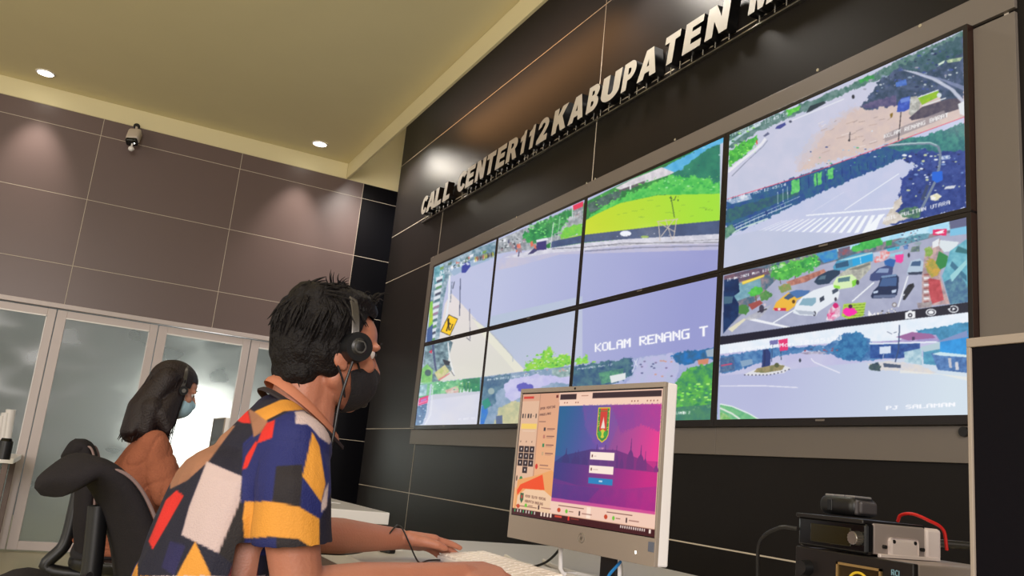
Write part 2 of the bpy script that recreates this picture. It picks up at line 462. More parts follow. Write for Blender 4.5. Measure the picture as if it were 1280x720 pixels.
# --- street with a swimming pool sign, spread over the first three columns
split = [(500, 481.5), (526, 478.3), (600, 471.5), (660, 463.7), (712, 456.5), (893, 434.5), (900, 433.5)]
cv.poly([(508, 300), (620, 260), (900, 160), (900, 434)] + split[::-1], (176, 182, 216))
cv.grad([(508, 320), (700, 290), (900, 280), (900, 434)] + split[::-1], (184, 190, 222), (146, 150, 205), (620, 350), (860, 400))
cv.poly([(630, 318), (700, 305), (905, 300), (905, 312), (700, 318), (650, 332), (610, 340)], (200, 192, 208), (186, 186, 216), 12, a=.8)
cv.grad([(615, 395), (728, 370), (728, 456), (660, 464), (600, 415)], (176, 190, 212), (186, 192, 218), (640, 380), (700, 450))
# field, hedge and roofs
cv.poly([(655, 300), (733, 252), (905, 165), (905, 300), (690, 312)], (60, 150, 70), (35, 105, 60), 7)
cv.poly([(840, 215), (864, 198), (906, 172), (906, 245), (860, 244), (838, 226)], (28, 108, 92), (40, 130, 100), 9, edge=2)
cv.poly([(826, 211), (904, 170), (906, 178), (885, 186), (866, 199), (852, 212), (842, 215)], (64, 160, 214), (90, 180, 225), 8, edge=1)
cv.poly([(733, 256), (770, 238), (778, 243), (770, 252), (738, 266)], (88, 112, 110), (50, 80, 76), 4)
cv.poly([(769, 235), (790, 224), (827, 209), (843, 215.5), (836, 219), (778, 238)], (226, 220, 226), (196, 190, 200), 4)
cv.poly([(773, 238), (806, 226), (806, 229), (775, 241)], (92, 86, 96)); cv.line([(788, 231), (788, 237)], 2, (230, 230, 235))
cv.poly([(733, 275), (745, 262), (778, 246), (822, 228), (842, 218), (880, 222), (905, 232), (905, 244), (822, 245), (775, 256), (745, 270)], (52, 176, 74), (96, 205, 90), 4, edge=2.5)
cv.specks((822, 218, 900, 238), 60, [(120, 215, 90), (150, 225, 150), (40, 150, 80)], (.5, 1.4))
cv.specks((745, 246, 820, 262), 45, [(120, 215, 90), (60, 190, 80), (30, 120, 60)], (.5, 1.4), -.33)
cv.specks((850, 180, 900, 215), 14, [(190, 215, 215), (30, 90, 90)], (.4, 1.2))
cv.grad([(730, 300), (731, 276), (745, 268), (775, 254), (822, 244), (862, 243), (905, 242), (905, 276), (820, 284), (731, 294)], (196, 214, 42), (158, 222, 52), (740, 290), (880, 250))
cv.poly([(690, 303), (700, 292), (712, 284), (728, 279), (729, 294), (706, 300)], (140, 212, 60), (176, 224, 60), 5, edge=2)
for _ in range(16): x = R_.uniform(770, 900); y = R_.uniform(250, 272); cv.line([(x, y), (x + R_.uniform(2, 8), y - .5)], .5, (120, 175, 60))
cv.poly([(688, 302), (731, 293.5), (820, 283), (905, 275), (905, 292), (780, 299), (731, 303), (688, 310)], (58, 74, 112), (70, 88, 128), 10)
cv.poly([(630, 322), (660, 314), (688, 310), (731, 303.5), (780, 299), (905, 292), (905, 304), (780, 307), (731, 313), (690, 316), (655, 322)], (222, 220, 232), (196, 196, 212), 5)
cv.line([(690, 311), (731, 309), (780, 304), (904, 303)], .9, (112, 112, 126)); cv.line([(731, 314), (800, 309.5), (905, 307)], 1.6, (132, 134, 160)); cv.line([(760, 307), (905, 299)], .7, (140, 140, 150))
cv.ell(782, 292, 7, 3.6, (236, 240, 250)); cv.ell(806, 296, 5, 1.6, (150, 180, 90)); cv.specks((735, 296, 850, 300), 14, [(190, 190, 200), (60, 60, 80)], (.4, .9), -.05)  # first pale oval: downlight reflection on the screen, painted into the picture
for a, bb in (((823, 277), (825, 301)), ((832, 274), (840, 300)), ((846, 273), (842, 298)), ((824, 279), (844, 290)), ((843, 274), (826, 296)), ((821, 277), (848, 274)), ((843, 272), (838.5, 245)), ((845, 245), (843, 250))):
    cv.line([a, bb], 1.0, (206, 190, 176) if a[1] > 270 and bb[1] > 270 else (60, 92, 50))
cv.specks((838, 244, 848, 252), 8, [(50, 90, 50)], (.5, 1)); cv.specks((882, 260, 890, 270), 6, [(80, 120, 40)], (.4, .8))
# second column: shops, trees, kiosk, walkers
cv.poly([(618, 309), (622, 300), (655, 286), (729, 254), (729, 292), (690, 302), (672, 312), (640, 314), (618, 318)], (120, 128, 136), (196, 200, 206), 4)
cv.poly([(655, 292), (672, 280), (692, 270), (716, 260), (716, 270), (704, 282), (690, 296), (668, 304), (655, 302)], (64, 172, 84), (28, 112, 66), 4, edge=2.5)
cv.specks((660, 270, 712, 296), 60, [(120, 225, 110), (150, 235, 140), (20, 90, 60)], (.5, 1.5))
cv.poly([(700, 297), (706, 286), (718, 281), (728, 280), (728, 292), (706, 298)], (130, 205, 62), (90, 190, 70), 4, edge=1.5)
cv.poly([(716, 257), (729, 251.5), (729, 258), (717, 263)], (226, 48, 84)); cv.line([(715.5, 256), (715.5, 272)], 1, (230, 230, 235)); cv.specks((716, 262, 729, 272), 18, [(220, 205, 215), (120, 110, 120), (190, 150, 150)], (.5, 1))
cv.poly([(671, 301), (683, 299), (683, 312), (671, 313)], (58, 52, 112)); cv.poly([(670, 300), (684, 297), (686, 300), (671, 303)], (226, 226, 236)); cv.poly([(660, 318), (672, 306), (672, 313), (666, 317)], (62, 58, 104))
cv.line([(688, 311), (692, 278)], .9, (220, 226, 222)); cv.line([(697, 300), (700, 270)], .6, (200, 215, 205))
cv.poly([(646, 307), (650, 304), (652, 312), (648, 314)], (226, 126, 112)); cv.line([(649, 314), (648, 321)], 1.2, (60, 60, 96))
for k in range(16): x = R_.uniform(622, 668); y = 306 + (660 - x) * .05 + R_.uniform(-9, 5); cv.poly([(x, y), (x + R_.uniform(1.5, 4), y - 1), (x + 3, y + R_.uniform(2, 6)), (x, y + 4)], R_.choice([(70, 74, 84), (226, 228, 236), (150, 132, 140), (88, 92, 120), (216, 110, 90)]))
cv.specks((622, 300, 655, 312), 26, [(50, 60, 66), (240, 240, 244)], (.4, 1.2), -.2)
# first column: pavement, shops, poles, road sign
cv.poly([(540, 334), (580, 316), (620, 301), (620, 322), (600, 326), (575, 332), (560, 350), (554, 378), (548, 432), (540, 480), (526, 482), (532, 430), (538, 380)], (168, 188, 202), (84, 122, 140), 4)
cv.poly([(543, 335), (552, 330), (556, 345), (552, 358), (543, 356)], (58, 130, 146), (120, 180, 190), 4)
cv.poly([(560, 335), (600, 322), (612, 320), (612, 325), (590, 333), (567, 345)], (150, 176, 204))
for k in range(26): x = R_.uniform(548, 616); y = 331 - (x - 548) * .31 + R_.uniform(0, 9); cv.poly([(x, y), (x + R_.uniform(2, 6), y - 2), (x + 4, y + 2), (x, y + 3)], R_.choice([(50, 80, 100), (226, 230, 236), (150, 190, 210), (200, 120, 110), (70, 104, 90), (110, 150, 80)]))
for k in range(12): x = 594 + k * 2; cv.line([(x, 321 - k * .55), (x + .5, 327 - k * .55)], 1.2, R_.choice([(70, 60, 54), (190, 180, 60), (200, 90, 60), (40, 40, 46), (120, 100, 90)]))
cv.poly([(577, 335), (579, 329), (587, 327), (588, 333), (582, 341), (577, 341)], (40, 56, 148)); cv.ell(585, 330, 2, 1.5, (190, 200, 226))
cv.grad([(556, 380), (564, 366), (570, 372), (600, 405), (612, 415), (640, 452), (656, 464), (600, 471.5), (546, 477), (548, 430)], (224, 216, 216), (216, 214, 204), (570, 380), (600, 460))
cv.poly([(590, 397), (612, 414), (642, 448), (657, 463), (644, 465), (628, 446), (604, 420)], (226, 224, 208)); cv.line([(611, 413), (641, 446), (641, 452)], 1.0, (170, 180, 190)); cv.line([(590, 397), (612, 412), (640, 444)], .8, (180, 184, 205))
for k in range(11): y = 347 + k * 8.2; x = 545 - k * 1.05; cv.poly([(x, y), (x + 9, y - 3), (x + 8, y + 3), (x, y + 5)], (214, 222, 230)); cv.poly([(x + 1, y + 4), (x + 8, y + 1), (x + 8, y + 4), (x + 1, y + 7)], R_.choice([(70, 110, 120), (60, 70, 92), (80, 140, 90), (150, 120, 150)]))
cv.line([(562, 344), (561, 374), (557, 402)], 2.0, (226, 230, 236)); cv.line([(565, 352), (563, 378)], .8, (90, 110, 130))
cv.line([(575.5, 348), (574.5, 395)], 1.1, (70, 80, 110)); cv.line([(587, 386), (587.5, 424)], .9, (110, 110, 130)); cv.line([(568, 352), (566, 361)], 1.0, (60, 70, 90)); cv.line([(583, 422), (588, 426)], .9, (80, 80, 96))
cv.poly([(537, 378), (541, 376), (541, 408), (536, 412)], (94, 190, 80), (176, 200, 60), 5); cv.poly([(534, 412), (541, 405), (540, 430), (533, 432)], (52, 84, 140))
cv.poly([(531, 433), (560, 424), (566, 428), (560, 450), (565, 462), (546, 478), (527, 480)], (146, 176, 186), (70, 96, 110), 4)
cv.line([(541, 430), (544, 458), (549, 477)], 2.4, (64, 78, 116)); cv.line([(560, 428), (562, 448), (568, 470)], 1.6, (228, 230, 232)); cv.line([(563, 463), (568, 470)], .8, (70, 70, 80))
cv.poly([(527, 462), (534, 455), (541, 462), (540, 478), (526, 480)], (96, 176, 92), (140, 200, 110), 4); cv.poly([(543, 466), (556, 456), (562, 464), (548, 476)], (176, 190, 110), (216, 200, 160), 4)
cv.poly([(548, 474), (562, 466), (562, 467.5), (549, 476)], (210, 120, 120)); cv.poly([(536, 440), (540, 437), (540, 442)], (210, 50, 80)); cv.ell(535, 466, 4, 4, (50, 84, 92)); cv.poly([(553, 449), (563, 452), (561, 457), (556, 456)], (40, 48, 60))
cv.poly([(561, 393), (572.5, 398.5), (562.5, 420), (550.5, 414.5)], (20, 18, 14)); cv.poly([(561.2, 394), (571.8, 399), (562.2, 419), (551.4, 414.2)], (250, 200, 30))
cv.ell(560.5, 399, 1.1, 1.2, (30, 26, 20)); cv.line([(560.2, 400), (560.8, 406.5)], 2.2, (30, 26, 20)); cv.line([(560.5, 406), (558, 414)], 1.3, (30, 26, 20)); cv.line([(560.8, 406), (561.5, 413)], 1.4, (30, 26, 20)); cv.line([(560, 402), (564, 406)], 1, (30, 26, 20)); cv.line([(566, 405), (563, 413)], 1.0, (30, 26, 20))
cv.text('04-19-2021', (549.5, 345), (586, 328), 5.2, 5.5, (236, 240, 248), persp=1.1)
# bushes at the lower edge of the big picture
for P in ([(655, 465), (657, 452), (664, 455), (668, 448), (676, 449), (680, 438), (686, 433), (691, 440), (692, 452), (700, 444), (708, 443), (714, 449), (714, 457)], [(719, 456), (721, 450), (728, 447), (733, 441), (736, 448), (734, 455)], [(738, 454), (742, 451), (748, 452), (748, 454)]):
    cv.poly(P, (160, 215, 70), (104, 196, 74), 3, edge=2.0)
cv.specks((658, 440, 712, 460), 60, [(190, 235, 110), (110, 200, 60), (70, 150, 60), (205, 225, 190)], (.5, 1.5)); cv.specks((720, 446, 736, 455), 12, [(90, 190, 90), (150, 225, 120)], (.5, 1.4))
cv.text('KOLAM RENANG T', (743.6, 440), (886, 419.3), 10.2, 12.6, (248, 248, 252), fill=.86, ww=1.15, persp=1.18)

# --- three small views along the bottom of the first three columns
cv.poly([(515, 480), (526, 478.8), (600, 472), (600, 540), (515, 540)], (206, 208, 226), (214, 214, 226), 20)
cv.poly([(518, 480), (600, 472.2), (600, 488), (570, 490), (540, 495), (520, 498)], (70, 160, 110), (140, 205, 150), 4, edge=1.0)
cv.poly([(578, 474), (600, 472), (600, 489), (590, 491), (580, 488)], (34, 112, 84), (50, 140, 96), 4); cv.poly([(556, 488), (572, 482), (574, 490), (560, 494)], (220, 222, 214), (200, 150, 140), 3); cv.specks((545, 478, 598, 490), 26, [(150, 215, 130), (230, 240, 235), (30, 110, 80)], (.5, 1.3), -.08)
for x in (574, 578, 583, 587): cv.line([(x, 478), (x - .5, 493)], .7, (120, 170, 90)); cv.line([(x + 2, 486), (x + 1.5, 491)], 1.1, (236, 240, 236))
cv.poly([(540, 493), (600, 489), (600, 492), (560, 497), (538, 500)], (198, 200, 214))
cv.poly([(520, 482), (534, 480), (533, 494), (523, 496)], (190, 215, 225), (110, 160, 170), 4)
cv.poly([(522, 508), (534, 504), (533, 516), (528, 530), (518, 533)], (60, 92, 140), (90, 130, 170), 3); cv.line([(539, 480), (535, 516), (528, 533)], 2.2, (190, 196, 222)); cv.line([(541, 482), (538.5, 518), (530, 533)], .9, (226, 228, 240)); cv.specks((522, 506, 534, 530), 12, [(220, 230, 240)], (.4, 1)); 
cv.poly([(524, 498), (535.5, 494), (534.5, 503.5), (523, 507)], (222, 40, 112)); cv.poly([(526, 500), (533.5, 497.2), (533, 500), (525.6, 503)], (176, 110, 190)); cv.line([(524, 504.5), (534, 501)], .7, (240, 200, 220))
cv.text('P3 ART OS', (573, 525.5), (594.5, 523.5), 2.2, 2.2, (236, 236, 246))
cv.poly([(600, 471.5), (660, 464), (716, 457), (716, 540), (600, 540)], (112, 142, 172), (150, 170, 196), 7)
cv.poly([(602, 472), (640, 467), (636, 480), (622, 490), (618, 506), (603, 512)], (54, 92, 128), (92, 128, 150), 4, edge=1.5)
cv.poly([(640, 474), (668, 468), (712, 470), (714, 480), (690, 478), (660, 492), (640, 502), (632, 496), (630, 480)], (186, 184, 228), (200, 198, 232), 6, edge=1)
cv.poly([(646, 483), (652, 479), (666, 480), (668, 486), (660, 490), (648, 488)], (84, 84, 180), edge=1); cv.poly([(690, 462), (714, 459), (714, 470), (700, 472), (690, 468)], (168, 190, 190), (120, 150, 150), 3); cv.specks((655, 464, 712, 470), 14, [(210, 150, 150), (220, 230, 230), (90, 130, 130)], (.5, 1.1), -.1)
cv.poly([(617, 530), (624, 510), (640, 500), (652, 504), (652, 532)], (206, 198, 152), (170, 176, 140), 6, edge=1.5); cv.poly([(602, 508), (609, 502), (610, 516), (604, 532), (600, 532)], (38, 108, 206), (60, 130, 190), 4); cv.poly([(602, 502), (610, 497), (614, 506), (606, 512)], (40, 140, 120)); cv.poly([(620, 520), (628, 519), (628, 530), (620, 531)], (84, 100, 136)); cv.ell(614, 489, 4, 4, (150, 170, 170))
cv.text('04-19-2021 Mon 12', (609, 476), (662, 469.5), 2.4, 2.5, (226, 236, 244))
cv.poly([(716, 456.5), (893, 434.5), (902, 433), (902, 540), (714, 540)], (150, 160, 205), (170, 178, 215), 12)
cv.poly([(714, 458), (760, 451), (792, 447), (790, 470), (760, 482), (740, 540), (714, 540)], (44, 78, 118), (76, 120, 130), 5, edge=2)
cv.poly([(748, 466), (780, 460), (778, 474), (752, 480)], (90, 160, 120), (60, 110, 110), 3); cv.poly([(762, 470), (782, 466), (782, 474), (764, 479)], (222, 226, 228)); cv.line([(793, 450), (800, 466)], 1, (214, 220, 236)); cv.line([(797, 448), (790, 466)], 1, (214, 220, 236))
cv.poly([(800, 447), (840, 442), (850, 455), (846, 470), (830, 500), (832, 540), (790, 540), (770, 490), (790, 472)], (184, 182, 222), (176, 184, 216), 8, edge=1.5)
for k in range(16): x = R_.uniform(800, 846); y = R_.uniform(450, 476); cv.ell(x, y, 1.6, 1.0, R_.choice([(120, 110, 150), (220, 220, 235), (90, 96, 140), (200, 150, 140)]))
cv.poly([(838, 446), (850, 440), (893, 434.5), (893, 448), (870, 452), (856, 458), (846, 452)], (32, 112, 188), (44, 90, 130), 6, edge=1.5); cv.poly([(872, 450), (886, 448), (885, 455), (873, 456)], (206, 130, 100)); cv.poly([(882, 438), (893, 435), (893, 446), (884, 446)], (150, 170, 190))
cv.poly([(834, 530), (834, 500), (842, 482), (856, 462), (893, 452), (896, 532)], (46, 126, 92), (90, 180, 70), 5, edge=2)
cv.specks((838, 480, 892, 512), 70, [(130, 225, 80), (90, 200, 70), (40, 130, 80), (170, 235, 110)], (.8, 2.2)); cv.poly([(834, 510), (893, 505), (893, 530), (834, 530)], (52, 104, 104), a=.65)
cv.text('15-04-2021 Mon 12', (721, 462.5), (766, 456.5), 2.2, 2.2, (226, 236, 244)); cv.text('P3 BALAMAN 2', (832.5, 518.5), (863, 517.5), 3.6, 3.6, (246, 250, 246), ww=1.2, persp=1.05)

# --- top right display: two junction views
cv.poly([(900, 180), (1215, 25), (1215, 340), (900, 340)], (190, 196, 218))
T = lambda pts: q5(pts, 900, 60, 4)
cv.poly(T([(20, 480), (45, 430), (200, 360), (420, 260), (700, 140), (900, 40), (1240, -110), (1240, 360), (700, 560), (20, 770)]), (190, 194, 218), (200, 200, 222), 20)
for k_, al in ((40, .3), (22, .4), (0, 1)): cv.poly(T([(440 - k_ * 1.6, 560), (520 - k_ * 1.4, 430), (690 - k_, 300 - k_ * .3), (890, 260), (1240, 200), (1240, 360), (620, 545), (380, 620)]), (214, 192, 184), (204, 184, 182), 8, a=al, edge=3)
cv.poly(T([(40, 500), (40, 430), (200, 370), (330, 310), (480, 250), (640, 190), (900, 60), (1230, -90), (1230, 80), (780, 160), (640, 220), (500, 280), (350, 350), (190, 420), (60, 500)]), (58, 104, 96), (110, 140, 140), 5, edge=1.5)
cv.poly(T([(40, 470), (200, 368), (205, 385), (120, 430), (45, 490)]), (196, 212, 222), (150, 180, 190), 4)
cv.poly(T([(45, 520), (110, 470), (190, 440), (190, 470), (140, 520), (90, 560), (45, 600)]), (44, 148, 60), (90, 200, 70), 4, edge=1.5); cv.specks((913, 172, 945, 205), 46, [(100, 215, 80), (150, 230, 100), (30, 110, 60)], (.5, 1.5), -.5)
cv.poly(T([(330, 310), (400, 285), (400, 310), (335, 340)]), (70, 180, 60), (110, 215, 80), 3, edge=1); cv.poly(T([(690, 160), (770, 130), (770, 150), (700, 178)]), (60, 170, 80), (40, 120, 70), 3, edge=1)
cv.line(T([(228, 452), (210, 478), (170, 515), (110, 560), (40, 620)]), 3.4, (228, 228, 236)); cv.line(T([(238, 462), (215, 492), (130, 570), (60, 640)]), .8, (130, 136, 160)); cv.poly(T([(180, 462), (186, 458), (188, 480), (182, 484)]), (210, 70, 60))
cv.line(T([(360, 362), (620, 255)]), 1.6, (220, 222, 234)); cv.poly(T([(430, 325), (450, 290), (520, 265), (530, 275), (450, 318)]), (34, 50, 62))
cv.poly(T([(700, 296), (712, 280), (740, 250), (770, 215), (790, 165), (900, 90), (1225, -70), (1225, 60), (1218, 290), (1120, 310), (1090, 215), (980, 245), (890, 290), (740, 308)]), (40, 62, 86), (76, 92, 128), 6, edge=2.0)
cv.poly(T([(740, 300), (700, 294), (760, 270), (880, 235), (890, 290)]), (66, 66, 110), (100, 92, 130), 4, edge=1.5)
cv.poly(T([(900, 90), (1210, -60), (1215, 20), (1060, 110), (960, 120)]), (36, 74, 82), (70, 100, 116), 5, edge=2); cv.poly(T([(1080, 85), (1125, 60), (1120, 75), (1088, 92)]), (206, 222, 206)); cv.poly(T([(1130, 60), (1215, 45), (1200, 65), (1140, 75)]), (200, 214, 170), (120, 150, 120), 3)
cv.specks((1100, 60, 1200, 110), 70, [(130, 150, 176), (40, 60, 110), (190, 200, 206), (30, 46, 80), (60, 80, 140)], (.5, 2.0)); cv.specks((1080, 95, 1190, 130), 30, [(60, 80, 150), (150, 150, 170)], (.5, 2), -.2)
cv.poly(T([(878, 172), (930, 155), (935, 185), (880, 195)]), (52, 92, 180), (80, 120, 200), 3)
cv.poly(T([(884, 320), (890, 275), (905, 252), (950, 240), (955, 300), (920, 318)]), (40, 70, 170), (70, 100, 200), 4); cv.poly(T([(900, 258), (948, 244), (950, 262), (905, 276)]), (100, 130, 210))
cv.poly(T([(944, 330), (952, 245), (985, 240), (1002, 275), (995, 315), (960, 345)]), (206, 206, 200), (150, 150, 146), 3); cv.poly(T([(990, 250), (1090, 212), (1100, 240), (1010, 285)]), (150, 190, 40), (120, 176, 50), 4); cv.line(T([(990, 247), (1092, 210)]), 1.2, (226, 232, 240)); cv.line(T([(1010, 290), (1130, 250)]), 1.4, (220, 222, 226)); cv.ell(1174, 119, 3, 3, (210, 220, 225))
cv.poly(T([(945, 350), (1010, 295), (1140, 255), (1210, 250), (1210, 300), (1120, 330), (960, 362)]), (66, 62, 84), (90, 82, 96), 4)
cv.poly(T([(820, 432), (930, 385), (1120, 312), (1135, 345), (900, 440), (825, 470)]), (150, 140, 146), a=.8)
cv.line(T([(905, 320), (892, 465)]), 1.2, (50, 46, 56)); cv.poly(T([(850, 330), (865, 322), (862, 345), (852, 350)]), (128, 100, 40)); cv.line(T([(650, 420), (646, 468)]), 1.1, (52, 50, 60)); cv.ell(1061.5, 175.5, 1.6, 1.2, (40, 40, 50))
cv.ell(1066.5, 121, 1.8, 2.6, (36, 40, 52)); cv.poly(T([(275, 405), (285, 390), (325, 372), (330, 385), (300, 405)]), (58, 66, 140)); cv.poly(T([(215, 440), (240, 420), (248, 430), (225, 444)]), (90, 96, 130)); cv.ell(988, 152, 2, 1.4, (70, 76, 100))
for _ in range(26): x = R_.uniform(1020, 1120); y = R_.uniform(150, 195) - (x - 1020) * .15; cv.line([(x, y), (x + R_.uniform(3, 12), y - R_.uniform(1, 4))], .7, R_.choice([(176, 150, 140), (235, 225, 222), (150, 130, 130)]), a=.8)
cv.poly(T([(905, 108), (960, 125), (1060, 160), (1150, 210), (1222, 290), (1222, 262), (1170, 205), (1080, 150), (980, 118)]), (206, 210, 228), a=.85); cv.poly(T([(960, 120), (1100, 150), (1222, 190), (1222, 215), (1120, 168)]), (150, 158, 196), a=.6); cv.poly(T([(1190, 280), (1225, 262), (1225, 340), (1200, 330)]), (224, 228, 232))
cv.text('04-19-2021 Mon 12:45:14', (905, 174), (986, 143), 4.0, 4.2, (216, 226, 234), persp=1.15)
cv.text('KOLAM RENANG BARAT', (1105, 173), (1186, 145.5), 4.8, 5.4, (242, 240, 240), ww=1.15, persp=1.1)
# lower view: zebra crossing
T = lambda pts: q5(pts, 900, 180, 4)
cv.poly(T([(10, 283), (160, 243), (440, 165), (820, 10), (1240, -140), (1240, 320), (10, 640)]), (188, 196, 226), (196, 200, 228), 14)
cv.poly(T([(30, 278), (160, 242), (440, 145), (640, 78), (860, 0), (1010, -40), (1000, 60), (900, 72), (640, 188), (440, 272), (240, 372), (30, 465)]), (30, 66, 140), (40, 96, 130), 5, edge=1.5)
cv.poly(T([(30, 285), (90, 268), (150, 250), (160, 275), (60, 300)]), (216, 222, 234), (120, 150, 190), 4); cv.poly(T([(30, 400), (30, 330), (200, 280), (380, 220), (400, 250), (200, 330)]), (36, 74, 110), (46, 104, 100), 4, edge=1)
for bx in ((470, 150, 510, 210), (540, 130, 570, 180), (355, 185, 400, 250)): cv.poly(T([(bx[0], bx[3]), (bx[0], bx[1]), (bx[2], bx[1] - 12), (bx[2], bx[3] - 12)]), (64, 176, 90), (110, 210, 120), 3, edge=1)
for k in range(12): x = 400 + k * 42; cv.line(T([(x, 168 - k * 10), (x + 2, 235 - k * 14)]), 1.1, (20, 50, 120))
for k in range(14): x = 40 + k * 22; cv.line(T([(x, 430 - k * 10), (x, 455 - k * 10.5)]), .5, (200, 212, 226))
cv.line(T([(40, 420), (200, 350), (400, 262)]), .6, (190, 205, 222)); cv.line(T([(35, 440), (180, 372), (360, 300)]), 1.0, (216, 224, 234)); cv.line(T([(30, 462), (110, 420), (240, 372)]), 1.8, (190, 214, 210))
for x, y0, y1 in ((288, 240, 300), (314, 225, 290), (337, 212, 280)): cv.line(T([(x, y0), (x + 2, y1)]), .6, (210, 222, 236))
cv.poly(T([(25, 480), (25, 420), (60, 400), (80, 430), (40, 470)]), (60, 110, 100), (110, 160, 130), 3); cv.ell(958, 266, 2, 2.4, (30, 60, 120)); cv.specks((1010, 190, 1120, 230), 30, [(210, 226, 240), (60, 170, 110), (20, 50, 120), (150, 190, 220)], (.4, 1.3), -.35)
cv.poly(T([(900, 72), (1000, 30), (1232, -70), (1232, 318), (1000, 376), (860, 410), (820, 390), (880, 300), (902, 230), (935, 170), (960, 120), (990, 110)]), (28, 50, 122), (54, 76, 150), 5, edge=2)
cv.poly(T([(960, 130), (905, 240), (905, 175), (935, 155)]), (40, 60, 140), edge=2)
cv.poly(T([(810, 395), (870, 300), (905, 258), (915, 290), (880, 340), (950, 370), (830, 408)]), (222, 214, 206), (190, 180, 170), 4, edge=1); cv.poly(T([(890, 345), (930, 315), (990, 315), (1010, 340), (990, 370), (930, 370)]), (90, 140, 96), (50, 84, 92), 3, edge=1.5)
cv.specks((1130, 190, 1205, 250), 60, [(226, 232, 240), (110, 140, 200), (190, 200, 160), (20, 36, 90)], (.6, 2.2)); cv.poly(T([(1050, 260), (1085, 245), (1110, 262), (1080, 285), (1055, 280)]), (220, 214, 176), (240, 240, 240), 3); cv.poly(T([(1130, 212), (1180, 206), (1170, 222), (1120, 226)]), (206, 210, 220)); cv.poly(T([(1100, 60), (1150, 55), (1150, 75), (1110, 80)]), (210, 220, 235), (80, 110, 180), 3)
cv.poly(T([(830, 10), (900, -20), (1020, -40), (1230, -110), (1230, 30), (1100, 40), (1000, 20), (900, 40)]), (34, 96, 110), (60, 140, 130), 4, edge=1.5)
cv.line(T([(820, 8), (960, -2), (1050, -4), (1090, 12), (1102, 45), (1098, 110), (1075, 190), (1040, 260), (1010, 320)]), 3.2, (112, 128, 152)); cv.line(T([(820, 8), (960, -4), (1050, -8), (1085, 6)]), 1.0, (190, 226, 220)); cv.line(T([(1040, 205), (1010, 280)]), 4, (50, 66, 104))
cv.poly(T([(1060, 140), (1112, 135), (1114, 180), (1085, 195), (1060, 180)]), (28, 96, 214))
cv.line(T([(622, 330), (895, 148)]), 1.2, (232, 236, 246)); cv.line(T([(460, 340), (620, 240)]), .5, (214, 218, 238)); cv.poly(T([(430, 354), (620, 338), (870, 316), (866, 324), (620, 346), (430, 360)]), (236, 240, 248))
for k in range(17):
    f = k / 16; xt = 312 + 480 * f ** 1.12; xb = 190 + 560 * f ** 1.15; w = 7 + 16 * f
    cv.poly(T([(xt, 384 - 30 * f), (xt + w * .8, 383 - 30 * f), (xb + w, 434 + 12 * f), (xb, 435 + 12 * f)]), (240, 244, 250))
cv.poly(T([(800, 352), (826, 350), (752, 436), (716, 440)]), (240, 244, 250)); cv.poly(T([(20, 470), (200, 430), (620, 452), (560, 480), (20, 620)]), (182, 190, 212), a=.5)
cv.line([(904, 250.5), (1000, 221), (1110, 181), (1206, 146)], .8, (226, 60, 90)); cv.line([(1206, 146), (1210, 262)], 1.2, (220, 40, 60))
cv.text('04-19-2021 Mon 12:45:14', (908, 252), (983, 232), 3.4, 3.6, (222, 230, 242), persp=1.15)
cv.text('ABIL PULITAN UTARA', (1104, 276.5), (1188, 255), 4.4, 5.0, (240, 240, 244), ww=1.15, persp=1.1)

# --- bottom right display: traffic jam above, junction below
T = lambda pts: q5(pts, 900, 270, 4)
cv.poly([(898, 342), (1215, 268), (1215, 540), (898, 540)], (160, 166, 196))
cv.poly(T([(10, 310), (600, 160), (1240, 0), (1240, 430), (10, 600)]), (158, 162, 190), (170, 174, 200), 12)
cv.poly(T([(20, 300), (300, 225), (560, 165), (830, 100), (1150, 25), (1240, 10), (1240, 60), (900, 150), (560, 230), (300, 300), (200, 400), (60, 540), (20, 560)]), (60, 96, 120), (150, 130, 140), 5)
cv.poly(T([(560, 170), (1145, 22), (1150, 70), (980, 105), (900, 110), (600, 180)]), (150, 210, 240), (200, 232, 245), 8); cv.poly(T([(1150, 22), (1232, 5), (1235, 50), (1152, 66)]), (92, 96, 132))
cv.poly(T([(1150, 66), (1235, 50), (1235, 90), (1150, 100)]), (120, 190, 226)); cv.poly(T([(870, 130), (960, 95), (1050, 85), (1040, 110), (900, 150)]), (70, 130, 150), (110, 160, 180), 4)
cv.poly(T([(20, 300), (180, 262), (240, 262), (250, 290), (130, 320), (20, 350)]), (120, 84, 100), (80, 70, 96), 4)
cv.poly(T([(62, 350), (200, 300), (210, 380), (72, 430)]), (130, 176, 190), (100, 150, 170), 5); cv.poly(T([(110, 328), (222, 292), (220, 304), (112, 344)]), (232, 196, 60)); cv.line(T([(108, 336), (218, 300)]), .6, (250, 240, 150))
cv.poly(T([(240, 262), (360, 222), (470, 196), (500, 230), (470, 270), (400, 300), (330, 312), (270, 318)]), (52, 150, 66), (90, 196, 76), 5, edge=2.5); cv.poly(T([(390, 230), (470, 200), (500, 240), (440, 270)]), (36, 130, 70), (80, 200, 80), 4, edge=1.5); cv.specks((962, 322, 1024, 345), 50, [(130, 220, 90), (40, 120, 60), (170, 226, 130)], (.6, 1.6), -.2)
cv.line(T([(376, 300), (378, 335)]), 1.1, (90, 74, 60)); cv.line(T([(298, 310), (304, 340)]), .9, (90, 74, 60))
cv.poly(T([(480, 190), (585, 165), (590, 215), (520, 235)]), (40, 120, 200), (70, 150, 190), 4); cv.poly(T([(590, 165), (650, 150), (650, 190), (595, 200)]), (150, 80, 90), (90, 100, 130), 3); cv.poly(T([(650, 165), (700, 130), (800, 112), (812, 140), (740, 165), (680, 185)]), (44, 160, 74), (80, 196, 84), 4, edge=1.5); cv.poly(T([(830, 125), (860, 118), (858, 145), (830, 150)]), (50, 150, 80))
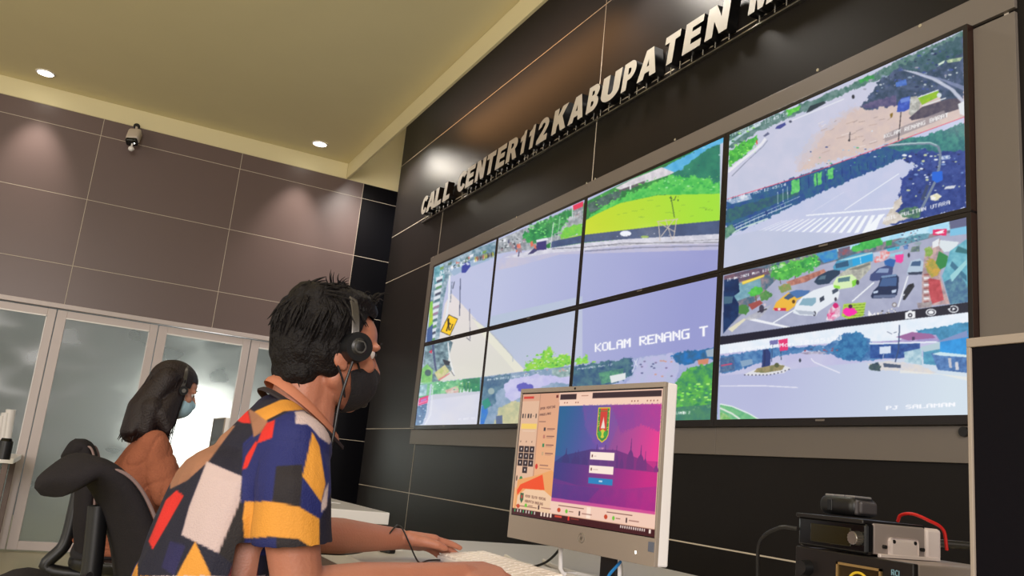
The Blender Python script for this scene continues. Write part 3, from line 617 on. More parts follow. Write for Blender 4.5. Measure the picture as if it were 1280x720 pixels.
cv.poly(T([(330, 330), (420, 300), (520, 265), (530, 280), (430, 330), (350, 350)]), (206, 140, 120), (150, 90, 84), 4)
cv.poly(T([(140, 385), (165, 358), (205, 352), (216, 372), (195, 395), (155, 402)]), (62, 176, 66), (90, 200, 76), 4, edge=1); cv.line(T([(178, 395), (182, 430)]), 1.3, (110, 96, 70)); cv.poly(T([(140, 442), (200, 420), (215, 436), (160, 470)]), (156, 74, 70)); cv.poly(T([(196, 395), (230, 370), (262, 390), (240, 420), (206, 425)]), (60, 120, 66), (96, 150, 80), 4, edge=1); cv.poly(T([(290, 350), (350, 335), (360, 365), (310, 385)]), (120, 150, 80), (160, 140, 90), 4, edge=1); cv.ell(929, 387, 7, 6.5, (70, 128, 64), edge=1)
cv.poly(T([(20, 320), (92, 312), (98, 380), (70, 400), (95, 440), (92, 500), (40, 560), (15, 590)]), (14, 34, 76), (22, 50, 96), 8); cv.poly(T([(20, 402), (66, 402), (60, 436), (20, 440)]), (60, 96, 120))
cv.poly(T([(120, 515), (150, 508), (355, 555), (330, 560)]), (236, 238, 244)); cv.line(T([(262, 537), (370, 470)]), 1.6, (232, 236, 242)); cv.line(T([(660, 428), (770, 332)]), 1.8, (232, 236, 242)); cv.line(T([(890, 455), (940, 300)]), 1.8, (228, 232, 240)); cv.poly(T([(60, 545), (200, 470), (262, 440), (200, 510), (120, 525)]), (190, 190, 192), (160, 160, 172), 5, a=.7); cv.poly(T([(40, 565), (120, 512), (130, 518), (60, 580)]), (222, 216, 190))
cv.ell(952, 386, 3.2, 5, (60, 56, 76)); cv.ell(956, 381, 1.6, 2, (206, 190, 200)); cv.line(T([(188, 480), (235, 465)]), 1.6, (50, 48, 60))
def car(pts, body, wpts, win=(60, 84, 120)):
    cv.poly(T(pts), body); cv.poly(T(wpts), win)
car([(264, 470), (280, 432), (312, 405), (345, 380), (400, 376), (450, 372), (440, 395), (385, 420), (375, 450), (340, 476)], (236, 180, 60), [(318, 410), (345, 388), (378, 388), (372, 402), (340, 420)])
cv.poly(T([(345, 382), (380, 370), (450, 372), (440, 392), (385, 412)]), (66, 110, 170)); cv.poly(T([(268, 460), (330, 460), (330, 474), (275, 474)]), (206, 40, 70)); cv.ell(974, 386.5, 2, 1.4, (240, 230, 220)); cv.ell(992, 377, 2, 2.4, (90, 60, 30))
car([(364, 484), (380, 440), (410, 405), (470, 370), (560, 342), (592, 350), (598, 385), (590, 415), (490, 480), (480, 500), (400, 496)], (226, 232, 240), [(395, 445), (415, 412), (480, 408), (480, 430), (462, 450)], (130, 170, 190)); cv.poly(T([(498, 410), (520, 398), (522, 420), (500, 432)]), (50, 60, 80)); cv.poly(T([(560, 372), (592, 355), (592, 375), (564, 392)]), (60, 74, 96)); cv.ell(1018, 392, 2.0, 3.0, (60, 60, 76)); cv.ell(1044.5, 374, 1.6, 2.4, (60, 60, 76)); cv.poly(T([(375, 470), (470, 478), (478, 494), (400, 492)]), (176, 184, 200))
car([(470, 330), (490, 300), (540, 275), (600, 262), (600, 290), (560, 320), (545, 338), (490, 345)], (34, 56, 84), [(490, 318), (505, 300), (530, 296), (525, 316)], (80, 110, 130))
cv.poly(T([(565, 255), (585, 225), (660, 195), (700, 185), (765, 182), (765, 225), (700, 255), (650, 275), (570, 270)]), (70, 150, 190)); cv.poly(T([(660, 215), (765, 188), (765, 222), (665, 252)]), (36, 160, 220)); cv.poly(T([(575, 240), (640, 222), (645, 250), (580, 262)]), (40, 84, 120)); cv.poly(T([(590, 222), (760, 180), (765, 187), (640, 220)]), (170, 216, 226)); cv.line(T([(700, 200), (705, 240)]), .8, (200, 230, 240))
cv.poly(T([(595, 292), (640, 262), (755, 225), (755, 262), (700, 320), (660, 345), (600, 330)]), (196, 196, 180), (150, 150, 146), 3); cv.poly(T([(640, 268), (750, 234), (752, 244), (690, 268)]), (120, 122, 116)); cv.poly(T([(566, 335), (585, 305), (660, 292), (682, 310), (670, 355), (600, 366), (568, 358)]), (212, 236, 180)); cv.poly(T([(590, 312), (650, 302), (648, 325), (590, 332)]), (80, 120, 130)); cv.poly(T([(568, 345), (600, 350), (600, 364), (570, 360)]), (140, 220, 70)); cv.poly(T([(660, 325), (684, 315), (680, 345), (662, 356)]), (120, 206, 60)); cv.ell(1072, 353, 2, 3, (50, 60, 60))
car([(748, 320), (752, 295), (790, 262), (840, 245), (866, 255), (862, 290), (820, 320), (760, 326)], (56, 70, 120), [(775, 285), (800, 262), (845, 262), (840, 285)], (130, 150, 190)); cv.poly(T([(820, 225), (850, 212), (880, 220), (868, 255), (825, 245)]), (40, 96, 170))
car([(754, 400), (768, 372), (790, 352), (808, 300), (880, 290), (894, 305), (892, 360), (885, 395), (860, 410), (760, 412)], (26, 40, 76), [(795, 352), (810, 312), (885, 305), (882, 350)], (60, 90, 140)); cv.poly(T([(765, 378), (790, 372), (790, 384), (768, 388)]), (190, 205, 230)); cv.poly(T([(858, 372), (882, 366), (880, 382), (860, 386)]), (190, 205, 230)); cv.poly(T([(770, 396), (880, 392), (875, 408), (765, 410)]), (90, 104, 140)); cv.poly(T([(805, 300), (880, 290), (884, 300), (808, 311)]), (110, 140, 180))
cv.poly(T([(770, 225), (790, 180), (845, 168), (850, 195), (820, 225), (775, 235)]), (226, 110, 110), (220, 220, 230), 3); cv.poly(T([(850, 190), (915, 175), (912, 195), (850, 205)]), (150, 200, 220)); cv.poly(T([(876, 195), (918, 190), (916, 225), (905, 236), (878, 230)]), (240, 60, 150)); cv.poly(T([(830, 165), (900, 150), (896, 165), (840, 178)]), (60, 170, 200)); cv.poly(T([(765, 185), (800, 180), (800, 200), (770, 204)]), (190, 200, 220))
car([(934, 290), (940, 262), (955, 225), (1000, 212), (1018, 230), (1014, 285), (950, 295)], (176, 196, 216), [(952, 250), (962, 228), (1005, 224), (1002, 250)], (60, 90, 130)); cv.poly(T([(938, 282), (1012, 278), (1010, 292), (945, 295)]), (50, 60, 84)); cv.poly(T([(952, 180), (960, 155), (998, 148), (998, 178)]), (130, 150, 130), (80, 100, 110), 3); cv.poly(T([(965, 140), (990, 128), (1010, 132), (1000, 148)]), (140, 160, 170)); cv.poly(T([(918, 150), (940, 138), (940, 165), (920, 168)]), (90, 130, 190)); cv.specks((1120, 292, 1150, 312), 26, [(190, 205, 220), (60, 80, 120), (120, 60, 70)], (.5, 1.4), -.3); cv.ell(1136, 319, 1.5, 3, (50, 50, 70))
cv.poly(T([(914, 420), (918, 380), (940, 345), (968, 335), (972, 352), (950, 385), (925, 420)]), (40, 44, 54)); cv.ell(1138, 357, 2, 2, (30, 30, 40)); cv.poly(T([(905, 395), (925, 390), (922, 400)]), (210, 215, 220))
cv.poly(T([(1010, 300), (1025, 180), (1060, 150), (1100, 110), (1120, 200), (1100, 300), (1150, 440), (1010, 450)]), (206, 170, 166), (150, 130, 140), 4); cv.poly(T([(1040, 310), (1100, 320), (1120, 420), (1060, 440), (1045, 380)]), (200, 80, 90), (170, 60, 70), 4)
for k in range(9): cv.poly(T([(1018, 290 + k * 17), (1044, 288 + k * 17), (1046, 297 + k * 17), (1020, 299 + k * 17)]), (226, 228, 232) if k % 2 else (150, 90, 90))
cv.poly(T([(1020, 165), (1050, 150), (1065, 180), (1050, 205), (1030, 200)]), (120, 160, 70), (150, 180, 100), 3, edge=1); cv.poly(T([(1028, 235), (1050, 212), (1085, 225), (1100, 290), (1060, 310), (1040, 280)]), (206, 160, 70), (150, 150, 70), 3, edge=1.5)
cv.poly(T([(1095, 175), (1140, 200), (1135, 250), (1100, 268), (1078, 235)]), (46, 130, 70)); cv.poly(T([(1100, 120), (1195, 130), (1170, 175), (1120, 180), (1095, 150)]), (216, 226, 232)); cv.poly(T([(1062, 130), (1096, 112), (1094, 150), (1062, 160)]), (226, 230, 236))
cv.poly(T([(1150, 175), (1240, 110), (1242, 430), (1150, 442), (1110, 300), (1130, 250)]), (84, 160, 184), (120, 190, 205), 6); cv.poly(T([(1190, 150), (1240, 170), (1240, 190), (1175, 180)]), (50, 110, 120)); cv.poly(T([(1160, 225), (1235, 300), (1235, 330), (1150, 250)]), (56, 110, 140)); cv.poly(T([(1120, 330), (1200, 290), (1242, 360), (1242, 430), (1150, 440)]), (60, 100, 140), (90, 140, 160), 4); cv.poly(T([(1150, 300), (1160, 330), (1235, 240), (1230, 220)]), (150, 206, 214))
cv.poly(T([(1064, 68), (1134, 64), (1132, 98), (1064, 95)]), (226, 40, 100)); cv.poly(T([(1072, 84), (1100, 74), (1126, 68), (1112, 80), (1126, 84), (1090, 90)]), (244, 240, 246))
cv.poly(T([(530, 520), (545, 470), (570, 440), (600, 452), (600, 500), (560, 525)]), (210, 120, 160), (236, 236, 240), 3); cv.ell(1044.5, 382, 3.4, 3.4, (206, 30, 110)); cv.poly(T([(535, 490), (575, 480), (570, 510), (540, 515)]), (226, 50, 120), (240, 230, 240), 3)
cv.poly(T([(608, 500), (618, 440), (730, 432), (716, 500), (640, 516)]), (170, 206, 70)); 
for k in range(5): cv.line(T([(622, 450 + k * 13), (724, 442 + k * 13)]), .7, (90, 130, 40))
cv.ell(1062, 390, 8.5, 5.5, (250, 40, 170), edge=1.5); cv.ell(1063, 383, 2.6, 2.6, (60, 30, 60)); cv.poly(T([(740, 505), (742, 470), (762, 495), (775, 482), (780, 502)]), (236, 236, 242)); cv.specks((1096, 388, 1120, 396), 18, [(240, 236, 226), (60, 60, 70), (190, 180, 160)], (.5, 1.5), -.1); cv.ell(1118, 381, 3, 3, (120, 110, 110)); cv.ell(1118, 381, 1.8, 1.8, (206, 206, 212)); cv.poly(T([(985, 435), (1060, 428), (1058, 455), (990, 462)]), (130, 116, 126), (170, 160, 160), 3)
cv.text('19-04-2021 Mon 12:45:38', (908.5, 351.5), (979, 334), 3.0, 3.4, (238, 240, 246), ww=1.2, persp=1.12)
# black control strip with three icons
cv.poly([(898, 420.6), (910, 419.6), (1215, 377), (1216, 392.5), (900, 432)], (24, 24, 40))
I = (236, 238, 242)
cv.poly([(1131.5, 390.5), (1134.5, 390), (1135.8, 388.4), (1139.2, 388), (1140.5, 389.3), (1143.8, 388.9), (1144, 397.5), (1131.7, 399)], I); cv.ell(1137.7, 394, 2.8, 2.8, (24, 24, 40)); cv.ell(1137.7, 394, 1.3, 1.3, I)
cv.ell(1163.7, 390.4, 6.6, 4.4, I); cv.ell(1163.7, 390.4, 5.0, 3.2, (24, 24, 40)); cv.ell(1163.7, 390.4, 3.6, 2.3, I)
cv.ell(1192, 386.4, 6.2, 4.6, I); cv.ell(1192, 386.4, 4.8, 3.3, (24, 24, 40)); cv.poly([(1184, 383), (1188, 383), (1188, 388), (1184, 389)], (24, 24, 40)); cv.poly([(1184.5, 386), (1188.5, 384.8), (1187, 388.6)], I); cv.poly([(1190.5, 384.4), (1194.8, 386), (1190.7, 388.3)], I)
# junction view
T = lambda pts: q5(pts, 900, 380, 4)
cv.poly([(900, 431.6), (1216, 392), (1216, 540), (898, 540)], (188, 186, 222), (194, 194, 224), 20)
cv.grad([(898, 470), (1216, 440), (1216, 540), (898, 540)], (178, 182, 218), (206, 220, 232), (960, 470), (1180, 520))
cv.poly(T([(0, 205), (620, 115), (1250, 40), (1250, 130), (980, 180), (640, 190), (300, 215), (0, 250)]), (236, 240, 248), (222, 234, 246), 10)
cv.poly(T([(0, 345), (0, 260), (100, 245), (240, 220), (400, 215), (520, 205), (560, 190), (620, 145), (700, 145), (740, 170), (760, 200), (900, 190), (930, 260), (740, 285), (620, 280), (550, 250), (420, 235), (300, 262), (180, 300), (80, 335)]), (52, 100, 160), (90, 140, 190), 5, edge=1.5)
cv.poly(T([(560, 240), (610, 160), (680, 140), (730, 165), (745, 230), (700, 285), (620, 282)]), (38, 92, 150), (60, 130, 180), 4, edge=1.5); cv.poly(T([(0, 270), (70, 262), (75, 330), (0, 345)]), (50, 84, 140), (90, 120, 150), 3); cv.poly(T([(5, 305), (60, 295), (62, 302), (6, 312)]), (190, 70, 110))
cv.poly(T([(100, 285), (160, 275), (165, 300), (110, 315)]), (130, 160, 190)); cv.poly(T([(208, 320), (215, 230), (240, 222), (255, 250), (250, 315)]), (40, 56, 110)); cv.line(T([(225, 230), (222, 320)]), 1, (30, 40, 80))
cv.poly(T([(292, 180), (338, 172), (340, 230), (300, 236)]), (226, 50, 110)); cv.poly(T([(248, 184), (290, 178), (290, 200), (250, 206)]), (110, 110, 170)); cv.line(T([(304, 236), (306, 280)]), .8, (40, 60, 90)); cv.line(T([(262, 200), (258, 290)]), .9, (50, 70, 110))
cv.poly(T([(120, 352), (180, 325), (250, 308), (300, 300), (355, 320), (320, 345), (220, 356), (140, 358)]), (220, 220, 226)); cv.poly(T([(170, 340), (185, 322), (280, 302), (325, 308), (310, 330), (220, 345)]), (170, 150, 110), (120, 120, 80), 4); cv.ell(971, 456.5, 3, 3, (84, 90, 60))
for k in range(13): cv.ell(931 + k * 4.6, 468.6 - (max(0, k - 6) ** 1.4) * .55, 1.0, .8, (70, 70, 90))
cv.line(T([(0, 410), (220, 409), (390, 418)]), 1.3, (226, 226, 240)); cv.line(T([(455, 272), (470, 290), (540, 320), (600, 345)]), 1.4, (228, 228, 242)); cv.ell(1000, 450.5, 1.4, 2.6, (52, 60, 76)); cv.poly(T([(400, 245), (470, 236), (520, 240), (540, 248), (430, 252)]), (140, 130, 160), (190, 190, 210), 3); cv.specks((1005, 432, 1050, 440), 16, [(150, 70, 90), (60, 80, 120), (210, 214, 230)], (.5, 1.4))
cv.poly(T([(985, 130), (1080, 120), (1200, 95), (1250, 90), (1250, 180), (1100, 185), (985, 150)]), (70, 150, 196), (50, 120, 160), 5, edge=1); cv.poly(T([(745, 195), (900, 180), (960, 150), (1080, 155), (1100, 185), (940, 195)]), (150, 140, 196), (176, 160, 205), 5); cv.poly(T([(880, 165), (960, 140), (1060, 150), (1080, 170), (940, 182)]), (150, 96, 150)); cv.poly(T([(745, 195), (1100, 185), (1100, 193), (750, 203)]), (226, 232, 244)); cv.poly(T([(752, 204), (1000, 196), (1000, 250), (900, 272), (750, 272)]), (30, 60, 130), (50, 90, 160), 4)
cv.poly(T([(960, 165), (975, 163), (974, 180), (960, 182)]), (70, 50, 90)); cv.poly(T([(797, 215), (855, 210), (853, 246), (798, 250)]), (210, 222, 240)); cv.line(T([(818, 250), (812, 290)]), .9, (190, 200, 220)); cv.line(T([(898, 105), (892, 230), (876, 292)]), 1.5, (50, 70, 110)); cv.line(T([(835, 138), (860, 150)]), .7, (70, 80, 110)); cv.line(T([(868, 144), (884, 140)]), .7, (70, 80, 110))
cv.poly(T([(920, 240), (1010, 220), (1010, 305), (925, 290)]), (190, 216, 226), (140, 180, 200), 4); cv.poly(T([(1015, 235), (1100, 225), (1120, 310), (1018, 300)]), (80, 160, 190), (60, 130, 170), 4); cv.poly(T([(1000, 215), (1100, 190), (1100, 225), (1020, 240)]), (176, 200, 210)); cv.poly(T([(1055, 245), (1240, 250), (1245, 345), (1090, 330)]), (84, 130, 190), (50, 90, 150), 4); cv.poly(T([(1100, 190), (1240, 140), (1245, 255), (1100, 245)]), (40, 150, 226), (30, 130, 205), 6); cv.poly(T([(1080, 190), (1235, 132), (1240, 165), (1100, 190)]), (120, 140, 190)); cv.poly(T([(1060, 250), (1100, 240), (1240, 255), (1235, 266), (1100, 258)]), (200, 226, 236)); cv.poly(T([(1140, 270), (1155, 270), (1160, 320), (1146, 318)]), (190, 190, 200)); cv.poly(T([(1175, 290), (1190, 290), (1195, 330), (1178, 330)]), (206, 206, 214))
cv.poly(T([(740, 300), (830, 285), (900, 290), (1000, 305), (1085, 345), (1000, 350), (900, 335), (790, 332)]), (222, 214, 206), (206, 206, 216), 6, edge=1); cv.poly(T([(745, 325), (752, 300), (790, 290), (806, 310), (800, 335), (760, 334)]), (44, 62, 84), (70, 92, 90), 3, edge=1); cv.poly(T([(815, 295), (905, 305), (905, 320), (820, 316)]), (70, 84, 110)); cv.poly(T([(900, 330), (1245, 365), (1245, 385), (1100, 352), (900, 345)]), (232, 230, 222), a=.7)
cv.poly(T([(0, 500), (60, 515), (140, 550), (200, 580), (0, 580)]), (84, 168, 120), (120, 190, 130), 4); cv.line(T([(0, 500), (60, 512), (140, 545), (196, 578)]), 1.4, (226, 236, 232)); cv.line(T([(0, 520), (60, 548), (100, 576)]), 2.2, (214, 226, 214)); cv.poly(T([(0, 540), (30, 550), (60, 580), (0, 580)]), (190, 206, 150), (100, 176, 90), 3)
cv.text('04-19-2021 Mon 12:45:38', (911.5, 441.5), (1053, 424.8), 4.2, 5.4, (244, 246, 252), ww=1.15, persp=1.15)
cv.text('PJ SALAMAN', (1107.5, 512.3), (1195, 508), 4.6, 5.2, (250, 250, 255), ww=1.25, persp=1.1)
cv.blur(1)
cv.a = cv.a * 0.94 + 15  # pale haze over the screens, mixed into all the picture colours

# ------------------------------------------------------------------ the displays
M['screen'] = attr_mat('lit display picture', rough=0.12, emit=True, estr=1.0)
M['bezel'] = mat('black display bezel', (24, 18, 18), 0.35)
M['rim'] = mat('dark brown metal rim', (66, 46, 40), 0.3, metal=0.6)
SX = [0.003, 1.212, 2.411, 3.648, 4.862]; SZ = [2.672, 2.004, 1.335]
names = [['first display of the upper row, street corner with the yellow pedestrian sign', 'second display of the upper row, empty road below trees and a red banner', 'third display of the upper row, bright green field behind a dark wall', 'large upper right display split between a sandy junction and a zebra crossing'],
         ['first display of the lower row, cream pavement above a pink banner', 'second display of the lower row, kerb and bushes, partly behind the desktop computer', 'third display of the lower row with the words KOLAM RENANG T', 'lower right display with the traffic jam and the PJ SALAMAN junction']]
for r in range(2):
    for c in range(4):
        xl, xr = SX[c], SX[c + 1]; zt, zb = SZ[r], SZ[r + 1]
        gl = 0.0 if c == 0 else (0.017 if c < 3 else 0.023); gr = 0.0 if c == 3 else (0.017 if c < 2 else 0.017)
        gt = 0.0 if r == 0 else 0.017; gb = 0.0 if r == 1 else 0.017
        L, Rr, Tt, Bb = xl + gl, xr - gr, zt - gt, zb + gb           # lit area
        ox0 = xl + 0.0008 if c else xl - 0.017; ox1 = xr - 0.0008 if c < 3 else xr + 0.017
        oz1 = zt - 0.0008 if r else zt + 0.017; oz0 = zb + 0.0008 if r == 0 else zb - 0.030
        t = empty('video_wall_display', ((xl + xr) / 2, WY, zb), names[r][c], 'display', 'video wall displays')
        bz = MB()
        o = lambda x, y, z: (x - (xl + xr) / 2, y - WY, z - zb)
        bz.mm(o(ox0, 0.006, oz0), o(ox1, WY - 0.0005, oz1))          # back shell
        for (a0, a1, b0, b1) in ((ox0, L, oz0, oz1), (Rr, ox1, oz0, oz1), (L, Rr, oz0, Bb), (L, Rr, Tt, oz1)):
            bz.mm(o(a0, -0.003, b0), o(a1, 0.0065, b1), 0.0007)
        bz.build('bezel', M['bezel'], t)
        if c == 3:
            rm = MB(); rm.mm(o(ox1 - 0.001, -0.0025, oz0 + .004), o(ox1 + 0.002, WY - 0.014, oz1 - .004)); rm.build('side_rim', M['rim'], t)
        lg = MB(); lg.mm(o((xl + xr) / 2 - 0.022, -0.0038, Bb - 0.013), o((xl + xr) / 2 + 0.022, -0.0028, Bb - 0.006)); lg.build('badge', M['frame_grey'], t)
        nx = [150, 190, 280, 440][c]; ny = [200, 230, 280, 340][c]
        off = np.array([(xl + xr) / 2, WY, zb])
        painted_sheet('screen', (L, 0, Tt), (Rr, 0, Tt), (L, 0, Bb), nx, ny, cv, M['screen'], t, local=off)
del cv

# grey composite surround of the video wall
FY = 0.024
t = empty('display_surround', (2.4, WY, 1.2), 'grey composite panel surround framing the eight wall displays', 'panel surround')
def s_mm(mb, a, c): mb.mm((a[0] - 2.4, a[1] - WY, a[2] - 1.2), (c[0] - 2.4, c[1] - WY, c[2] - 1.2), 0.0012)
xL = U(538.5, 322, 1, FY).x; zT = 2.792; xT = U(1250, 100, 1, FY).x; zB = 1.186
xs = [xL, U(736, 235, 1, FY).x, 5.03]
b = MB()
s_mm(b, (xs[0], FY, 2.689), (xs[1] - .0008, WY, zT)); s_mm(b, (xs[1] + .0008, FY, 2.689), (5.03, WY, zT))
s_mm(b, (xL, FY, 1.322), (-0.0145, WY, 2.688))
s_mm(b, (xL + 0.03, FY, zB), (3.64, WY, 1.304)); s_mm(b, (3.642, FY, zB), (5.03, WY, 1.304))
s_mm(b, (4.882, FY, 1.305), (5.03, WY, 2.674))
b.build('frame_panel', M['frame_grey'], t)
for (px, py) in ((541.5, 321.3), (645.5, 271.5), (733, 229), (743.8, 223.5), (843.5, 174.5), (1021.8, 87.3), (1150, 32)):
    P = U(px, py, 1, FY - 0.003)
    s = MB(); s.cyl((P.x - 2.4, P.y - WY, P.z - 1.2), (P.x - 2.4, FY - WY, P.z - 1.2), 0.007, n=12); s.build('screw', M['screw'], t)
P = U(1206, 540, 1, FY - 0.003); s = MB(); s.cyl((P.x - 2.4, P.y - WY - .01, P.z - 1.2), (P.x - 2.4, FY - WY, P.z - 1.2), 0.016, n=16); s.build('cable_grommet', M['black_plastic'], t)

# ------------------------------------------------------------------ ceiling downlights
M['lamp_white'] = mat('lit lamp lens', (255, 250, 240), 0.4, emit=(255, 250, 235), estr=14)
def downlight(x, y, label, power=None, color=(1.0, 0.90, 0.80), aim=(0, 0, -1), size=75):
    t = empty('downlight', (x, y, CZ), label, 'ceiling light', 'recessed downlights')
    b = MB(); n = 32
    for (r0, r1, z0, z1) in ((0.062, 0.078, -0.0015, -0.009),):
        vs = []
        for k in range(n):
            a = 2 * math.pi * k / n
            vs.append([b.bm.verts.new((r * math.cos(a), r * math.sin(a), z)) for r, z in ((r1, -0.0005), (r1, z1 + .003), (r1 - .004, z1), (r0 + .002, z1), (r0, -0.0005))])
        for k in range(n):
            A = vs[k]; B = vs[(k + 1) % n]
            for j in range(4): b.bm.faces.new((A[j], A[j + 1], B[j + 1], B[j]))
    b.build('trim_ring', M['white_plastic'], t, smooth=True)
    b = MB(); b.cyl((0, 0, -0.006), (0, 0, -0.001), 0.0625, n=28); b.build('lens', M['lamp_white'], t)
    d = bpy.data.lights.new('downlight_lamp', 'SPOT'); d.energy = power or DOWNLIGHT_POWER; d.color = color; d.spot_size = math.radians(size); d.spot_blend = 1.0; d.shadow_soft_size = 0.05
    o = bpy.data.objects.new('downlight_lamp', d); COL.objects.link(o); o.parent = t; o.location = (0, 0, -0.03); o.rotation_euler = Vector(aim).to_track_quat('-Z', 'Y').to_euler()
downlight(-1.47, -3.24, 'round recessed downlight farther from the display wall, the left of the two lit ones', 62, aim=(-.42, 0.05, -1), size=52)
downlight(-1.44, -0.81, 'round recessed downlight in the corner near the display wall, right of the other lit one', 62, aim=(-.42, -.12, -1), size=52)
downlight(2.55, -3.25, 'round recessed downlight above the seated operators', 70)
downlight(5.6, -2.6, 'round recessed downlight above the desk with the desktop computer', 70)
# lights in the slot between ceiling and display wall
def cove_lamp(x, ln, power, label):
    t = empty('cove_lamp', (x, -0.33, 4.02), label, 'cove light')
    b = MB(); b.mm((-ln / 2, -0.016, -0.012), (ln / 2, 0.016, 0.012), 0.003); b.build('channel', M['white_plastic'], t)
    d = bpy.data.lights.new('cove_lamp_light', 'AREA'); d.shape = 'RECTANGLE'; d.size = ln; d.size_y = 0.2; d.energy = power; d.color = (1.0, 0.45, 0.14)
    o = bpy.data.objects.new('cove_lamp_light', d); COL.objects.link(o); o.parent = t
    o.location = (0, 0.03, 0.06); o.rotation_euler = Vector((0, 0.8, -0.25)).to_track_quat('-Z', 'Y').to_euler()
cove_lamp(0.9, 2.6, 8, 'warm cove light hidden in the slot above the wall sign')
def slot_spot(x, label, power):
    t = empty('slot_spotlight', (x, -0.30, 4.06), label, 'spotlight', 'spotlights in the ceiling slot')
    b = MB(); b.cyl((0, 0, 0.0), (0, 0, 0.10), 0.045, n=24); b.cyl((0, 0, 0.10), (0, 0, 0.69), 0.006); b.build('lamp_can', M['white_plastic'], t, smooth=True)
    b = MB(); b.cyl((0, 0, -0.004), (0, 0, 0.001), 0.04, n=24); b.build('lens', M['lamp_white'], t)
    d = bpy.data.lights.new('slot_lamp', 'SPOT'); d.energy = power; d.color = (1.0, 0.93, 0.86); d.spot_size = math.radians(150); d.spot_blend = 0.6; d.shadow_soft_size = 0.13
    o = bpy.data.objects.new('slot_lamp', d); COL.objects.link(o); o.parent = t; o.location = (0, 0, -0.02)
slot_spot(-1.0, 'small round spotlight in the ceiling slot above the word CALL', 130)
slot_spot(3.0, 'small round spotlight in the ceiling slot above the TEN letters', 85)
slot_spot(6.0, 'small round spotlight in the ceiling slot at the right end of the displays', 30)

# ------------------------------------------------------------------ camera on the far wall
M['cam_white'] = mat('off white camera housing', (196, 182, 168), 0.45)
C0 = U(171, 158, 0, WX + 0.01)
t = empty('security_camera', (WX, C0.y, C0.z), 'white bullet security camera hanging near the top of the grey tiled wall', 'camera')
b = MB(); b.cyl((0.0, 0, 0), (0.012, 0, 0), 0.03, n=24); b.cyl((0.01, 0, 0), (0.05, 0, -0.01), 0.009); b.ball((0.05, 0, -0.012), 0.014); b.build('wall_mount', M['black_plastic'], t, smooth=True)
b = MB(); b.tube([(0.05, 0, -0.014), (0.058, 0.002, -0.05), (0.07, 0.0, -0.085)], 0.011); b.build('bracket', M['cam_white'], t, smooth=True)
ax = Vector((0.55, -0.10, -0.83)).normalized()
Q = Matrix.Translation((0.075, 0.0, -0.075)) @ Vector((0, 0, 1)).rotation_difference(ax).to_matrix().to_4x4()
b = MB(); b.box((0, 0, 0.07), (0.085, 0.115, 0.15), 0.025, M=Q, seg=4); b.build('housing', M['cam_white'], t, smooth=True)
b = MB(); b.box((0, 0, 0.16), (0.078, 0.105, 0.045), 0.02, M=Q, seg=4); b.cyl((0, 0, 0.17), (0, 0, 0.187), 0.026, n=24, M=Q); b.build('lens_face', M['black_gloss'], t, smooth=True)
b = MB(); b.cyl((0.0, 0.028, 0.18), (0.0, 0.028, 0.187), 0.004, M=Q); b.build('indicator', M['lamp_white'], t)
b = MB(); P = Q @ Vector((0.0, 0.01, 0.19))
b.tube([P, P + Vector((0.003, 0, -0.03))], 0.008); b.ball(P + Vector((0.003, 0.0, -0.05)), (0.026, 0.026, 0.024)); b.build('motion_sensor', M['white_plastic'], t, smooth=True)

